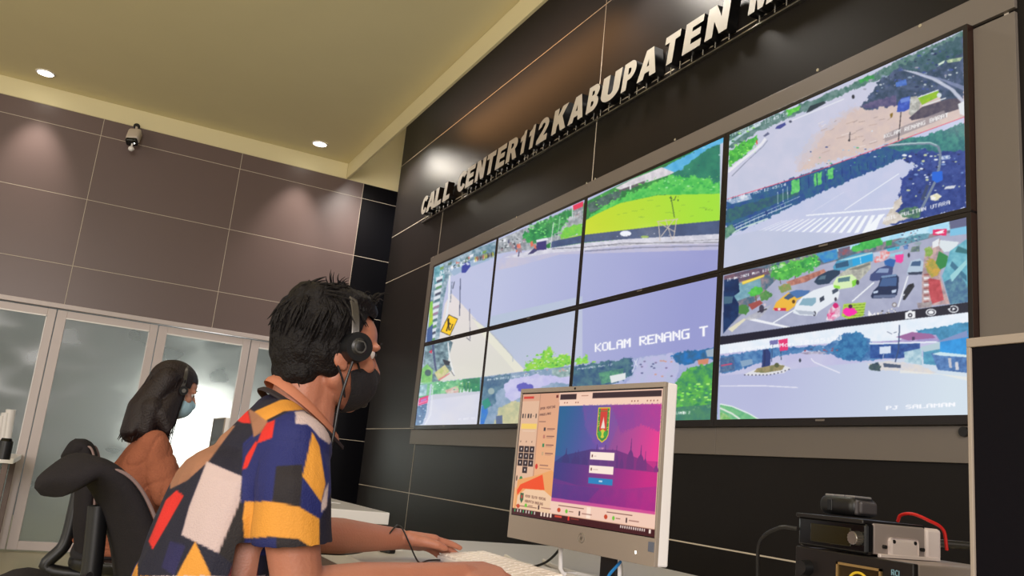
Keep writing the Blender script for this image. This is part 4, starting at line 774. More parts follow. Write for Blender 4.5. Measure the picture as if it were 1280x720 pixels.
# ------------------------------------------------------------------ raised letters of the wall sign
def arc(cx, cy, rx, ry, a0, a1, n=10):
    return [(cx + rx * math.cos(math.radians(a0 + (a1 - a0) * i / n)), cy + ry * math.sin(math.radians(a0 + (a1 - a0) * i / n))) for i in range(n + 1)]
GL = {  # outlines in a box 1 high; first outline outer, the rest holes; second value is the width
 'A': ([[(0, 0), (.24, 1), (.52, 1), (.76, 0), (.53, 0), (.49, .2), (.27, .2), (.23, 0)], [(.31, .38), (.45, .38), (.38, .74)]], .76),
 'B': ([[(0, 0), (0, 1), (.38, 1)] + arc(.38, .75, .28, .25, 80, -55, 8) + arc(.38, .27, .31, .27, 60, -90, 10) + [(.3, 0)], [(.22, .17), (.34, .17)] + arc(.34, .29, .09, .12, -80, 80, 6) + [(.22, .41)], [(.22, .6), (.33, .6)] + arc(.33, .71, .08, .11, -80, 80, 6) + [(.22, .82)]], .69),
 'C': ([arc(.37, .5, .37, .5, 38, 322, 26) + [(.47, .33)] + arc(.36, .5, .14, .3, 310, 50, 14) + [(.47, .67)]], .68),
 'E': ([[(0, 0), (0, 1), (.62, 1), (.62, .8), (.24, .8), (.24, .61), (.56, .61), (.56, .42), (.24, .42), (.24, .2), (.63, .2), (.63, 0)]], .63),
 'G': ([arc(.37, .5, .37, .5, 38, 322, 26) + [(.68, .5), (.4, .5), (.4, .36), (.47, .33)] + arc(.36, .5, .14, .3, 300, 50, 14)], .7),
 'K': ([[(0, 0), (0, 1), (.24, 1), (.24, .62), (.48, 1), (.76, 1), (.5, .6), (.78, 0), (.52, 0), (.34, .4), (.24, .26), (.24, 0)]], .77),
 'L': ([[(0, 0), (0, 1), (.24, 1), (.24, .22), (.58, .22), (.58, 0)]], .58),
 'M': ([[(0, 0), (0, 1), (.3, 1), (.44, .45), (.58, 1), (.88, 1), (.88, 0), (.67, 0), (.67, .68), (.52, 0), (.36, 0), (.21, .68), (.21, 0)]], .88),
 'N': ([[(0, 0), (0, 1), (.24, 1), (.48, .45), (.48, 1), (.7, 1), (.7, 0), (.47, 0), (.22, .56), (.22, 0)]], .70),
 'P': ([[(0, 0), (0, 1), (.36, 1)] + arc(.36, .68, .31, .32, 85, -85, 14) + [(.24, .35), (.24, 0)], [(.23, .53), (.33, .53)] + arc(.33, .67, .1, .14, -80, 80, 6) + [(.23, .82)]], .67),
 'R': ([[(0, 0), (0, 1), (.38, 1)] + arc(.38, .71, .3, .29, 85, -60, 12) + [(.74, 0), (.49, 0), (.33, .38), (.24, .38), (.24, 0)], [(.23, .55), (.34, .55)] + arc(.34, .68, .1, .13, -80, 80, 6) + [(.23, .82)]], .74),
 'T': ([[(.22, 0), (.22, .79), (0, .79), (0, 1), (.68, 1), (.68, .79), (.46, .79), (.46, 0)]], .68),
 'U': ([[(0, 1), (0, .34)] + arc(.35, .34, .35, .34, 190, 350, 16) + [(.7, 1), (.46, 1), (.46, .34)] + arc(.35, .32, .11, .12, -10, -170, 8) + [(.24, 1)]], .70),
 '1': ([[(.16, 0), (.16, .66), (.0, .6), (.0, .78), (.2, .86), (.26, 1), (.4, 1), (.4, 0)]], .42),
 '2': ([[(0, 0), (0, .14), (.34, .52)] + arc(.3, .7, .12, .13, -30, 180, 10) + [(.02, .64)] + arc(.31, .69, .3, .31, 175, -35, 14) + [(.34, .22), (.6, .22), (.6, 0)]], .62),
}
M['sign_mats'] = [M['letter'], M['letter_side']]
def make_letter(ch, x0, x1, z0, h, yf, yb, label):
    outl, w = GL[ch]; sx = (x1 - x0) / w; sh = 0.17
    cu = bpy.data.curves.new('tmp', 'CURVE'); cu.dimensions = '2D'; cu.fill_mode = 'BOTH'; cu.extrude = (yb - yf) / 2; cu.bevel_depth = 0; cu.offset = .0035
    for pl in outl:
        sp = cu.splines.new('POLY'); sp.points.add(len(pl) - 1); sp.use_cyclic_u = True
        for i, (px, py) in enumerate(pl): sp.points[i].co = (px * sx + py * h * sh, py * h, 0, 1)
    tmp = bpy.data.objects.new('tmp', cu); COL.objects.link(tmp)
    dg = bpy.context.evaluated_depsgraph_get(); me = bpy.data.meshes.new_from_object(tmp.evaluated_get(dg))
    bpy.data.objects.remove(tmp); bpy.data.curves.remove(cu)
    me.transform(Matrix(((1, 0, 0, 0), (0, 0, -1, 0), (0, 1, 0, 0), (0, 0, 0, 1))))       # curve plane to wall plane
    me.materials.clear()
    t = empty('sign_letter', (x0, (yf + yb) / 2, z0), label, 'letter', 'raised letters of the wall sign')
    o = link_mesh('letter_body', me, M['sign_mats'], t)
    me.polygons.foreach_set('material_index', [0 if p.normal.y < -0.9 else 1 for p in me.polygons])
    xs_ = [x0 + .18 * (x1 - x0), x0 + .82 * (x1 - x0)]
    for xx in xs_:
        b = MB(); b.cyl((xx - x0, .014, -0.034), (xx - x0, .014, 0.01), 0.0028, n=8); b.build('stand_off', M['screw'], t)
    return t
LZ, LH, LY0, LY1 = 3.228, 0.160, -0.030, 0.030
c3 = lambda x, y: (515 + x * 160 / 1213, 180 + y * 95 / 720)
c2 = lambda x, y: (640 + x / 6, 80 + y / 6)
c4 = lambda x, y: (800 + x * 220 / 1280, y * 110 / 640)
ux = lambda p: U(p[0], p[1], 1, LY0).x
letters = [('C', c3(88, 645), None), ('A', c3(135, 615), c3(210, 585)), ('L', c3(208, 570), c3(275, 535)), ('L', c3(290, 520), c3(350, 490)),
           ('C', c3(430, 430), None), ('E', c3(503, 395), c3(575, 355)), ('N', c3(595, 335), c3(675, 295)), ('T', None, None), ('E', c3(790, 205), c3(870, 165)), ('R', c3(890, 145), c3(985, 105)),
           ('1', c2(65, 645), None), ('1', c2(130, 605), None), ('2', c2(183, 575), c2(258, 540)), ('K', c2(298, 500), c2(395, 450)), ('A', c2(422, 420), c2(528, 365)), ('B', c2(557, 335), None), ('U', None, None),
           ('P', c2(822, 165), None), ('A', c2(942, 92), c2(1075, 15)), ('T', None, None), ('E', c4(310, 345), c4(435, 278)), ('N', c4(475, 240), c4(630, 145)), ('M', c4(790, 50), None), ('A', None, None)]
nominal = LH / 1.0
pos = []
for i, (ch, a, bb) in enumerate(letters):
    w = GL[ch][1] * LH * 1.1
    if a is not None:
        x0 = ux(a)
        if ch in 'C': x0 -= 0.02
        if ch == '1': x0 -= .16 * LH
        x1 = ux(bb) if bb is not None else x0 + w
    else: x0 = x1 = None
    pos.append([ch, x0, x1])
pos[7][1:] = [ux(c3(712, 250)) - .22 * LH, ux(c3(750, 235)) + .22 * LH]
pos[16][1:] = [ux(c2(683, 232)) - .028, pos[17][1] - .034]
pos[19][1:] = [ux(c4(190, 420)) - .2 * LH, ux(c4(238, 395)) + .2 * LH]
pos[0][2] = pos[1][1] - .008; pos[4][2] = pos[5][1] - .01; pos[1][2] -= .012; pos[2][2] -= .01
pos[23][1:] = [pos[22][2] + .022, pos[22][2] + .022 + .125]
words = ['C of CALL', 'A of CALL', 'first L of CALL', 'second L of CALL', 'C of CENTER', 'first E of CENTER', 'N of CENTER', 'T of CENTER', 'second E of CENTER', 'R of CENTER', 'first numeral 1 of 112', 'second numeral 1 of 112', 'numeral 2 of 112', 'K of KABUPATEN', 'first A of KABUPATEN', 'B of KABUPATEN', 'U of KABUPATEN', 'P of KABUPATEN', 'second A of KABUPATEN, last before the gap', 'T of KABUPATEN after the gap', 'E of KABUPATEN', 'N of KABUPATEN, last of the word', 'M cut off by the top of the photo', 'A right after the cut off M']
for (ch, x0, x1), wd in zip(pos, words):
    make_letter(ch, x0, x1, LZ, LH, LY0, LY1, 'ivory raised italic letter, the %s' % wd)
b = MB(); b.mm((-0.52, 0.018, 3.186), (4.6, 0.0395, 3.194), 0.001); tag(b.build('sign_rail', M['steel']), 'thin metal rail under the raised letters of the wall sign', 'rail')

# ------------------------------------------------------------------ desks
DZ = 0.785
M['desk_top'] = mat('light grey desk laminate', (196, 190, 182), 0.35, noise_amt=0.03, noise_scale=20)
M['desk_white'] = mat('white desk edge', (240, 236, 234), 0.4)
M['desk_brown'] = mat('brown grey desk panel', (104, 86, 78), 0.5, noise_amt=0.1, noise_scale=30)
def desk(x0, x1, y0, y1, label, thick, edge, name='desk'):
    cx, cy = (x0 + x1) / 2, (y0 + y1) / 2
    t = empty(name, (cx, cy, 0), label, 'desk', 'operator desks along the display wall')
    X, Y = (x1 - x0) / 2, (y1 - y0) / 2
    b = MB(); b.mm((-X, -Y, DZ - thick), (X, Y, DZ), 0.003)
    o = b.build('desktop', [M['desk_top'], edge], t)
    for p in o.data.polygons:
        if abs(p.normal.z) < .5: p.material_index = 1
    for sx in (-1, 1):
        b = MB(); b.mm((sx * (X - .22) - .018, -Y + .05, 0), (sx * (X - .22) + .018, Y - .05, DZ - thick), 0.002); b.build('side_panel', M['desk_brown'], t)
    b = MB(); b.mm((-X + .24, Y - .09, .25), (X - .24, Y - .07, DZ - thick), 0.002); b.build('modesty_panel', M['desk_brown'], t)
    return t
near_desk = desk(3.95, 6.75, -1.86, -0.86, 'long light grey desk carrying the desktop computer, keyboard and radio', 0.03, M['desk_top'])
t = desk(-0.3, 2.70, -1.76, -1.097, 'white desk with a thick edge beside the woman in the orange top', 0.055, M['desk_white'])
# drawer box under the front edge of the near desk
b = MB(); c0 = near_desk.location; o_ = lambda x, y, z: (x - c0.x, y - c0.y, z)
b.mm(o_(4.0, -1.85, DZ - .10), o_(4.97, -1.45, DZ - .031), 0.003); dr = b.build('drawer', M['desk_brown'], near_desk)
b = MB(); b.mm(o_(4.40, -1.862, DZ - .07), o_(4.57, -1.85, DZ - .058), 0.003); b.build('handle', M['steel'], dr)

# far table at the left edge of the photo
P = U(18, 573, 2, DZ)
t = empty('side_table', (P.x - .6, P.y - .5, 0), 'white table at the left edge of the photo in front of the glass doors', 'table')
ang = math.atan2(-0.4, 3.0)
b = MB(); b.mm((-.6, -.5, DZ - .04), (.6, .5, DZ), 0.004); b.build('tabletop', M['desk_white'], t)
for sx in (-1, 1):
    for sy in (-1, 1):
        b = MB(); b.mm((sx * .55 - .02, sy * .45 - .02, 0), (sx * .55 + .02, sy * .45 + .02, DZ - .04), 0.003); b.build('leg', M['desk_brown'], t)
b = MB()
Q0 = U(4, 570, 2, DZ)
t = empty('paper_cup_stack', (U(6, 566, 2, DZ).x, U(6, 566, 2, DZ).y, DZ), 'tilted stack of white paper cups on the table at the left edge', 'cup stack')
for k in range(5):
    b = MB(); Mx = Matrix.Translation((0.0, -.075 * 0 - .03 * k, 0.0)) @ Matrix.Rotation(math.radians(4), 4, 'X')
    b.cyl((0, 0, 0.0), (0, 0, 0.36 - .03 * k), 0.03, 0.040, n=20, M=Mx); b.build('cup', M['white_plastic'], t, smooth=True)
t = empty('black_canister', (U(3, 574, 2, DZ).x, U(3, 574, 2, DZ).y, DZ), 'small black canister on the table at the left edge', 'canister')
b = MB(); b.cyl((0, 0, 0), (0, 0, 0.12), 0.045, n=24); b.build('body', M['black_plastic'], t, smooth=True)
b = MB(); b.cyl((0, 0, 0.12), (0, 0, 0.14), 0.04, 0.03, n=24); b.build('lid', M['black_gloss'], t, smooth=True)

# ------------------------------------------------------------------ all-in-one computers
M['aio_grey'] = mat('warm silver plastic', (150, 138, 126), 0.4)
M['aio_white'] = mat('white plastic side', (236, 232, 230), 0.4)
M['screen_off'] = mat('switched off screen', (8, 5, 10), 0.25, spec=0.12)
M['screen_pc'] = attr_mat('desktop computer picture', rough=0.25, emit=True, estr=1.0)
def aio(loc, rotz, W, H, label, z0, group, powered):
    t = empty('desktop_computer', (loc[0], loc[1], DZ), label, 'computer', group, rotz)
    zb = z0 - DZ; zt = zb + H; chin = 0.055; bz = 0.011
    b = MB(); b.mm((0, 0.004, zb), (W, 0.036, zt), 0.004); b.build('shell', M['aio_white'], t)
    b = MB()
    for (a, c) in (((0, zb), (W, zb + chin)), ((0, zt - bz), (W, zt)), ((0, zb + chin), (0.005, zt - bz)), ((W - 0.005, zb + chin), (W, zt - bz))):
        b.mm((a[0], -0.002, a[1]), (c[0], 0.008, c[1]), 0.0008)
    b.build('front_frame', M['aio_grey'], t)
    L, Rr, Bb, Tt = 0.005, W - 0.005, zb + chin, zt - bz
    b = MB(); b.mm((L, 0.0015, Bb), (Rr, 0.006, Tt)); b.build('display_border', M['black_gloss'] if powered else M['screen_off'], t)
    b = MB(); b.cyl((W * .43, -0.0035, zt - .0055), (W * .43, -0.001, zt - .0055), 0.0026, n=16); b.build('webcam', M['black_gloss'], t)
    if powered:
        b = MB(); b.tube([(W * .555 + .0105 * math.cos(a), -0.0024, zb + .030 + .0105 * math.sin(a)) for a in [2 * math.pi * k / 24 for k in range(25)]], 0.0006, n=6, cap=False)
        cx, cz = W * .555, zb + .030
        b.tube([(cx - .0052, -.0024, cz - .005), (cx - .0012, -.0024, cz + .0085)], .0007, n=6); b.tube([(cx - .0035, -.0024, cz + .002), (cx - .001, -.0024, cz + .002), (cx - .0022, -.0024, cz - .005)], .0007, n=6)
        b.tube([(cx + .0012, -.0024, cz + .004), (cx - .001, -.0024, cz - .0085)], .0007, n=6); b.tube([(cx + .0012, -.0024, cz + .003), (cx + .0045, -.0024, cz + .003), (cx + .003, -.0024, cz - .003), (cx + .0002, -.0024, cz - .003)], .0007, n=6)
        b.build('round_emblem', M['steel'], t)
        b = MB(); b.mm((W - .0205, -0.0028, zb + .028), (W - .0035, -0.0018, zb + .0475)); b.build('sticker', mat('blue grey sticker', (98, 104, 118), .4), t)
        b = MB(); b.mm((W - .058, -0.0028, zb + .0195), (W - .0555, -0.0018, zb + .024)); b.build('power_light', M['lamp_white'], t)
    # foot: silver U-shaped wire stand
    for sx in (.16, W - .16):
        b = MB(); b.tube([(sx, 0.044, zb + .02), (sx, 0.05, 0.02), (sx, 0.06, 0.007), (sx, 0.10, 0.007)], 0.0055, n=10); b.build('stand_leg', M['aio_white'], t, smooth=True)
    b = MB(); b.tube([(.16, 0.10, 0.007), (W - .16, 0.10, 0.007)], 0.0065, n=10); b.build('stand_bar', M['aio_white'], t, smooth=True)
    b = MB(); b.mm((W * .60, 0.036, 0.004), (W * .70, 0.05, zb + .2), .003); b.mm((W * .5, 0.03, 0.0), (W * .8, 0.14, 0.008), .003); b.build('stand_back', M['black_plastic'], t)
    b = MB(); b.mm((W * .72, 0.05, 0.0085), (W + .14, 0.064, 0.018), .002); b.mm((W * .72, 0.085, 0.0085), (W + .14, 0.097, 0.018), .002); b.build('stand_rail', M['steel'], t)
    return t, (L, Rr, Bb, Tt)
A0, A1 = Vector((4.637, -1.478)), Vector((5.164, -1.417))
rz = math.atan2(A1.y - A0.y, A1.x - A0.x)
t, rect = aio(A0, rz, (A1 - A0).length, 0.372, 'silver desktop computer with the purple login page lit on its screen', 0.857, 'all-in-one computers', True)

# picture on the computer, painted in its own screen pixels (0-1000 by 0-560)
pc = Canvas(0, 0, 1000, 600, 1, (236, 190, 160))
def B(x0, y0, x1, y1, c, **k): pc.poly([(x0, y0), (x1, y0), (x1, y1), (x0, y1)], c, **k)
pc.grad([(0, 0), (270, 0), (270, 600), (0, 600)], (214, 158, 130), (240, 176, 120), (50, 0), (200, 560))
B(8, 12, 80, 24, (206, 60, 50)); B(0, 36, 122, 470, (222, 180, 150)); B(122, 0, 128, 600, (190, 140, 112)); B(240, 10, 256, 24, (110, 40, 36))
for k, w in enumerate((10, 6, 12, 10, 6, 8)): B(8 + k * 19, 100, 8 + k * 19 + w, 122, (70, 60, 60)) if k != 4 else B(84, 110, 92, 113, (90, 70, 60))
B(8, 150, 118, 176, (240, 200, 100)); B(20, 186, 108, 188, (236, 214, 190))
for k in range(3): B(12 + k * 40, 236, 16 + k * 40, 244, (60, 40, 40)); 
for r in range(4):
    for c in range(3):
        if r == 3 and c != 1: continue
        B(6 + c * 38, 262 + r * 34, 6 + c * 38 + 34, 262 + r * 34 + 31, (44, 28, 34)); B(20 + c * 38, 272 + r * 34, 27 + c * 38, 282 + r * 34, (226, 206, 196))
pc.ell(40, 425, 11, 14, (60, 130, 70)); pc.ell(10, 423, 5, 14, (90, 70, 60)); B(14, 500, 118, 530, (244, 190, 90)); B(30, 512, 96, 516, (190, 120, 60))
pc.text('OPON PENTING', (132, 82), (240, 72), 12, 12, (84, 56, 52), persp=1.0); pc.text('MAGELANG', (132, 112), (214, 104), 11, 11, (84, 56, 52), persp=1.0); B(132, 138, 180, 141, (90, 60, 60))
for k, y in enumerate((168, 204, 246, 286)):
    B(170, y, 184, y + 17, ((60, 52, 60), (190, 120, 100), (50, 130, 80), (200, 160, 120))[k]); B(194, y + 4, 250, y + 9, (128, 84, 76)); B(194, y + 13, 238, y + 15, (160, 110, 96))
for k, y in enumerate((352, 410, 464, 520)):
    pc.ell(142, y + 6, 9, 13, ((206, 50, 40), (130, 90, 80), (150, 110, 96), (140, 100, 90))[k]); B(164, y - 4, 224, y + 1, (140, 96, 84)); B(164, y + 12, 244, y + 15, (160, 116, 100))
B(128, 60, 131, 560, (206, 150, 120), a=.6); 
# lower part of the left window
pc.poly([(18, 430), (150, 400), (252, 370), (270, 380), (270, 600), (10, 600)], (232, 160, 96)); pc.poly([(20, 480), (40, 452), (190, 394), (214, 466), (60, 470), (24, 505)], (236, 76, 30)); pc.poly([(28, 508), (80, 472), (210, 468), (268, 495), (268, 600), (20, 600)], (236, 196, 160))
# the photo's left column squeezes everything: draw the crest line and captions
pc.poly([(46, 492), (70, 492), (70, 524), (58, 542), (46, 524)], (60, 96, 60)); pc.ell(58, 510, 6, 9, (190, 60, 50)); B(22, 553, 170, 556, (100, 60, 50))
pc.text('NOMOR TELPON PENTING', (82, 510), (228, 514), 12, 12, (100, 60, 50), persp=1.0); pc.text('KABUPATEN MAGELANG', (82, 534), (212, 538), 12, 12, (100, 60, 50), persp=1.0)
# browser window
B(262, 0, 1000, 46, (232, 190, 168)); B(270, 8, 385, 34, (50, 26, 34)); B(500, 6, 992, 32, (50, 26, 34)); B(390, 6, 498, 36, (240, 200, 178)); B(420, 16, 470, 20, (180, 130, 110))
B(268, 34, 1000, 64, (242, 204, 182))
for x in (300, 318, 380, 396, 780, 800, 822, 890, 914, 936, 962): B(x, 46, x + 8, 52, (150, 90, 76))
G = (267, 64, 996, 512)
pc.grad([(G[0], G[1]), (G[2], G[1]), (G[2], G[3]), (G[0], G[3])], (30, 84, 146), (190, 34, 128), (G[0], 140), (G[2] - 120, 380))
ov = pc.a.copy()
pc.grad([(G[0], G[1]), (G[2], G[1]), (G[2], 300), (G[0], 300)], (34, 96, 150), (226, 50, 140), (320, 90), (960, 270))
pc.grad([(G[0], G[1]), (540, G[1]), (640, 220), (540, 300), (G[0], 300)], (24, 92, 142), (110, 70, 160), (300, 120), (600, 200))
pc.poly([(430, 64), (640, 64), (700, 150), (640, 260), (540, 240), (470, 170)], (104, 80, 160), (130, 70, 156), 60, a=.6, edge=8)
pc.poly([(640, 64), (996, 64), (996, 180), (860, 150), (720, 190)], (130, 56, 150), (156, 50, 146), 70, a=.7, edge=8)
hill = [(G[0], 320)]
def stupa(x, w, h, y):
    return [(x - w, y), (x - w * .9, y - h * .32), (x - w * .55, y - h * .52), (x - w * .16, y - h * .62), (x - 1.5, y - h), (x + 1.5, y - h), (x + w * .16, y - h * .62), (x + w * .55, y - h * .52), (x + w * .9, y - h * .32), (x + w, y)]
pc.grad([(G[0], 330), (330, 296), (520, 262), (700, 262), (900, 300), (996, 340), (G[2], 430), (G[0], 430)], (40, 52, 118), (150, 30, 120), (300, 330), (960, 400))
for (x, w, h) in ((345, 26, 70), (410, 24, 58), (430, 16, 66), (480, 20, 60), (560, 26, 96), (620, 22, 96), (672, 18, 80), (700, 18, 96), (740, 15, 66), (800, 28, 130), (872, 30, 104), (905, 14, 80), (985, 16, 40)):
    f = (x - 300) / 700; c = (int(44 + 84 * f), int(44 - 8 * f), int(112 + 8 * f)); pc.poly(stupa(x, w, h, 332 + 10 * f), c)
pc.grad([(G[0], 330), (996, 345), (996, 512), (G[0], 512)], (50, 48, 124), (196, 24, 128), (290, 330), (900, 480))
pc.poly([(G[0], 405), (440, 428), (760, 424), (996, 400), (996, 512), (G[0], 512)], (120, 40, 130), (150, 36, 132), 40, a=.45)
pc.poly([(G[0], 430), (600, 430), (500, 512), (G[0], 512)], (66, 50, 130), a=.35)
# crest
pc.poly([(548, 74), (634, 74), (634, 196), (622, 216), (591, 232), (560, 216), (548, 196)], (226, 190, 50)); pc.poly([(553, 79), (629, 79), (629, 194), (618, 212), (591, 226), (564, 212), (553, 194)], (52, 136, 62)); pc.poly([(566, 92), (616, 92), (616, 180), (566, 180)], (206, 56, 46)); pc.poly([(566, 79), (616, 79), (616, 90), (566, 90)], (206, 70, 40))
pc.poly([(576, 168), (588, 130), (591, 116), (594, 130), (606, 168)], (236, 220, 206)); pc.ell(591, 192, 20, 20, (206, 200, 60)); pc.ell(572, 194, 12, 14, (60, 160, 60)); pc.ell(610, 194, 12, 14, (60, 160, 60)); pc.specks((554, 90, 564, 190), 18, [(226, 210, 80)], (1, 3)); pc.specks((618, 90, 628, 190), 18, [(226, 210, 80)], (1, 3))
pc.text('SIAP', (574, 262), (610, 262), 9, 9, (226, 170, 190), persp=1.0)
B(508, 268, 700, 420, (120, 60, 130), a=.35); B(516, 274, 686, 308, (248, 228, 214)); B(526, 286, 535, 298, (110, 60, 60)); B(542, 291, 560, 294, (200, 170, 160)); B(516, 334, 686, 368, (248, 228, 214)); B(526, 345, 535, 357, (110, 60, 60)); B(542, 350, 578, 353, (200, 170, 160)); B(516, 388, 686, 414, (26, 126, 186)); B(590, 397, 614, 404, (190, 214, 230))
pc.poly([(G[0], 496), (G[2], 500), (G[2], 518), (G[0], 518)], (226, 90, 150), a=.7)
B(262, 512, 1000, 566, (240, 200, 180)); B(10, 584, 262, 590, (200, 150, 120)); B(520, 518, 548, 566, (250, 224, 206))
for x in (320, 660): B(x, 526, x + 180, 529, (90, 40, 40))
for x in (30, 318, 648):
    pc.ell(x + 8, 557 if x < 100 else 548, 12, 10, (196, 70, 40)); pc.ell(x + 62, 549, 9, 9, (110, 190, 60)); B(x + 78, 546, x + 110, 550, (150, 110, 90)); B(x + 148, 540, x + 158, 560, (66, 40, 44)); B(x + 170, 547, x + 240, 551, (150, 100, 90))
B(0, 570, 1000, 600, (66, 20, 26))
for k in range(8): B(14 + k * 20, 572, 22 + k * 20, 586, (206, 190, 180) if k % 3 else (60, 150, 90))
for k in range(4): B(200 + k * 22, 570, 212 + k * 22, 588, (236, 210, 190))
B(300, 574, 350, 582, (210, 70, 50)); B(392, 570, 404, 588, (220, 50, 40)); B(412, 576, 470, 580, (150, 60, 50))
for k in range(12): B(760 + k * 15, 573, 768 + k * 15, 584, (226, 206, 196))
B(960, 572, 974, 588, (240, 220, 206))
pc.blur(1)
L, Rr, Bb, Tt = rect; L += .003; Rr -= .003; Bb += .002; Tt -= .003
painted_sheet('screen', (L, 0.0008, Tt), (Rr, 0.0008, Tt), (L, 0.0008, Bb), 420, 260, pc, M['screen_pc'], t, to_px=lambda u, v: np.meshgrid(1000 * u * 1.79 / ((1 - u) * 2.2 + u * 1.79), v * 600))
del pc, ov
WMX = U(268, 519, 1, -1.50).x
aio((5.945, -1.565), 0.0, 0.54, 0.372, 'switched off desktop computer at the right edge of the photo, its screen dark', 0.848, 'all-in-one computers', False)
aio((WMX, -1.50), 0.0, 0.54, 0.372, 'desktop computer in front of the woman in the orange top, seen past the man', 0.85, 'all-in-one computers', False)

# ------------------------------------------------------------------ keyboard
M['key'] = mat('white key caps', (240, 232, 224), 0.45)
t = empty('keyboard', (4.585, -1.640, DZ), 'thin white keyboard under the hands of the man in the patchwork shirt', 'keyboard', None, math.radians(-2))
KM = Matrix.Rotation(math.radians(6), 4, 'X')
b = MB(); b.box((.215, .065, .009), (.43, .13, .012), .003, M=KM); b.build('base', M['white_plastic'], t)
for r in range(5):
    n = [15, 15, 14, 13, 8][r]; x = .006; wk = .418 / 15
    widths = {0: [1] * 15, 1: [1] * 13 + [2], 2: [1.5] + [1] * 12 + [1.5], 3: [2] + [1] * 11 + [2], 4: [1.4, 1.2, 1.2, 6, 1.2, 1.2, 1.4, 1.4]}[r]
    for w in widths:
        b = MB(); b.box((x + w * wk / 2, .112 - r * .0238, .0175), (w * wk - .0035, .0195, .005), .0012, M=KM, seg=1); b.build('key', M['key'], t); x += w * wk
for sx in (.04, .39):
    b = MB(); b.mm((sx - .012, .112, 0.0), (sx + .012, .124, .0165)); b.build('riser', M['white_plastic'], t)

# ------------------------------------------------------------------ cables
M['cable_black'] = mat('black cable', (16, 14, 14), 0.45)
M['cable_white'] = mat('off white cable', (206, 200, 190), 0.45)
M['cable_blue'] = mat('blue network cable', (40, 130, 200), 0.45)
M['cable_red'] = mat('red cable', (200, 30, 26), 0.4)
def cable(name, pts, r, m_, label, cat='cable', n=10):
    b = MB(); b.tube(spline(pts, n), r, n=8); o = b.build(name, m_, smooth=True); tag(o, label, cat); return o
dz = DZ + .004
cable('headset_cable', [U(398, 692, 2, dz), U(430, 693, 2, dz), U(458, 688, 0, 4.64), U(480, 674, 0, 4.65), U(493, 659.5, 0, 4.63), U(497, 656.5, 0, 4.60), U(503, 661, 0, 4.635), U(512, 680, 0, 4.645), U(519, 696, 0, 4.64), U(525, 703.5, 2, dz), U(536, 700.5, 2, dz), U(552, 700, 2, dz + .002), U(562, 703, 2, dz + .002)], .0019, M['cable_black'], 'thin black cable looped over the left wrist of the man and across the desk')
cable('power_cable', [(4.80, -1.395, .90), (4.76, -1.395, .85), (4.72, -1.41, .81), (4.66, -1.43, dz), (4.60, -1.45, dz), (4.54, -1.44, dz)], .003, M['cable_black'], 'black power cable curving down behind the lit desktop computer')
cable('white_monitor_cable', [(4.98, -1.38, .86), (4.96, -1.36, .81), (4.86, -1.38, dz + .003), (4.72, -1.40, dz + .003), (4.60, -1.42, dz + .003), (4.45, -1.38, dz + .003)], .006, M['cable_white'], 'thick off white cable behind the lit desktop computer')
cable('white_desk_cable', [(5.1, -1.34, dz + .003), (4.98, -1.33, dz + .003), (4.84, -1.33, dz + .003), (4.74, -1.35, dz + .003), (4.62, -1.33, dz + .003), (4.52, -1.30, dz + .003)], .006, M['cable_white'], 'second off white cable lying farther back on the desk')
cable('blue_network_cable', [(5.02, -1.40, .85), (5.05, -1.45, .815), (5.10, -1.43, .80), (5.09, -1.39, .81), (5.15, -1.37, .80), (5.22, -1.40, dz), (5.3, -1.34, dz)], .0032, M['cable_blue'], 'blue network cable looped below the lit desktop computer')
t = empty('usb_adapter', (4.455, -1.722, DZ), 'small black and white plug adapter on the desk by the left wrist of the man', 'adapter', None, math.radians(25))
b = MB(); b.mm((-.022, -.01, 0), (.016, .012, .014), .003); b.build('plug_body', M['black_plastic'], t)
b = MB(); b.mm((-.036, -.008, .004), (-.02, .008, .016), .002); b.build('plug_tip', M['white_plastic'], t)
b = MB(); b.mm((-.09, -.06, 0), (.09, .06, .0012)); o = b.build('paper_slip', M['white_plastic']); o.location = (4.33, -1.74, DZ); o.rotation_euler = (0, 0, .3); tag(o, 'small white paper slip on the near desk behind the left arm of the man', 'paper')
b = MB(); b.mm((-.105, -.15, 0), (.105, .15, .0015)); o = b.build('paper_sheet', M['white_plastic']); o.location = (1.7, -1.42, DZ); o.rotation_euler = (0, 0, .5); tag(o, 'sheet of white paper lying on the white desk of the woman', 'paper')
b = MB(); b.mm((-.09, -.12, 0), (.09, .12, .003)); o = b.build('notebook', M['white_plastic']); o.location = (2.15, -1.33, DZ); o.rotation_euler = (0, 0, .2); tag(o, 'thin white notebook near the end of the white desk', 'notebook')

# ------------------------------------------------------------------ radio set: power supply, transceiver, hand microphone
M['radio_grey'] = mat('pale metal radio case', (168, 156, 152), 0.42, metal=0.25)
M['radio_white'] = mat('bright metal bracket', (236, 224, 222), 0.4, metal=0.1)
M['amber_glass'] = mat('amber meter glass', (46, 34, 12), 0.2)
M['gold'] = mat('brass meter frame', (176, 146, 96), 0.35, metal=0.6)
M['psu_black'] = mat('black power supply panel', (22, 18, 18), 0.35)
YF = -1.285                                # front of the power supply
pr = U(1142, 706, 1, YF); pl = U(994.5, 681, 1, YF)
ptop = (pr.z + pl.z) / 2
t = empty('power_supply', ((pl.x + pr.x) / 2, YF, DZ), 'black power supply box with a yellow meter and the letters RCI, under the radio', 'power supply')
w2 = (pr.x - pl.x) / 2; hh = ptop - DZ
b = MB(); b.mm((-w2, 0.0, 0), (w2, 0.012, hh), .002); b.build('front_panel', M['psu_black'], t)
b = MB(); b.mm((-w2 + .001, 0.012, 0.0), (w2 - .001, 0.26, hh - .001), .003); b.build('case', M['radio_grey'], t)
P0 = U(1047, 702, 1, YF); P1 = U(1103, 708, 1, YF)
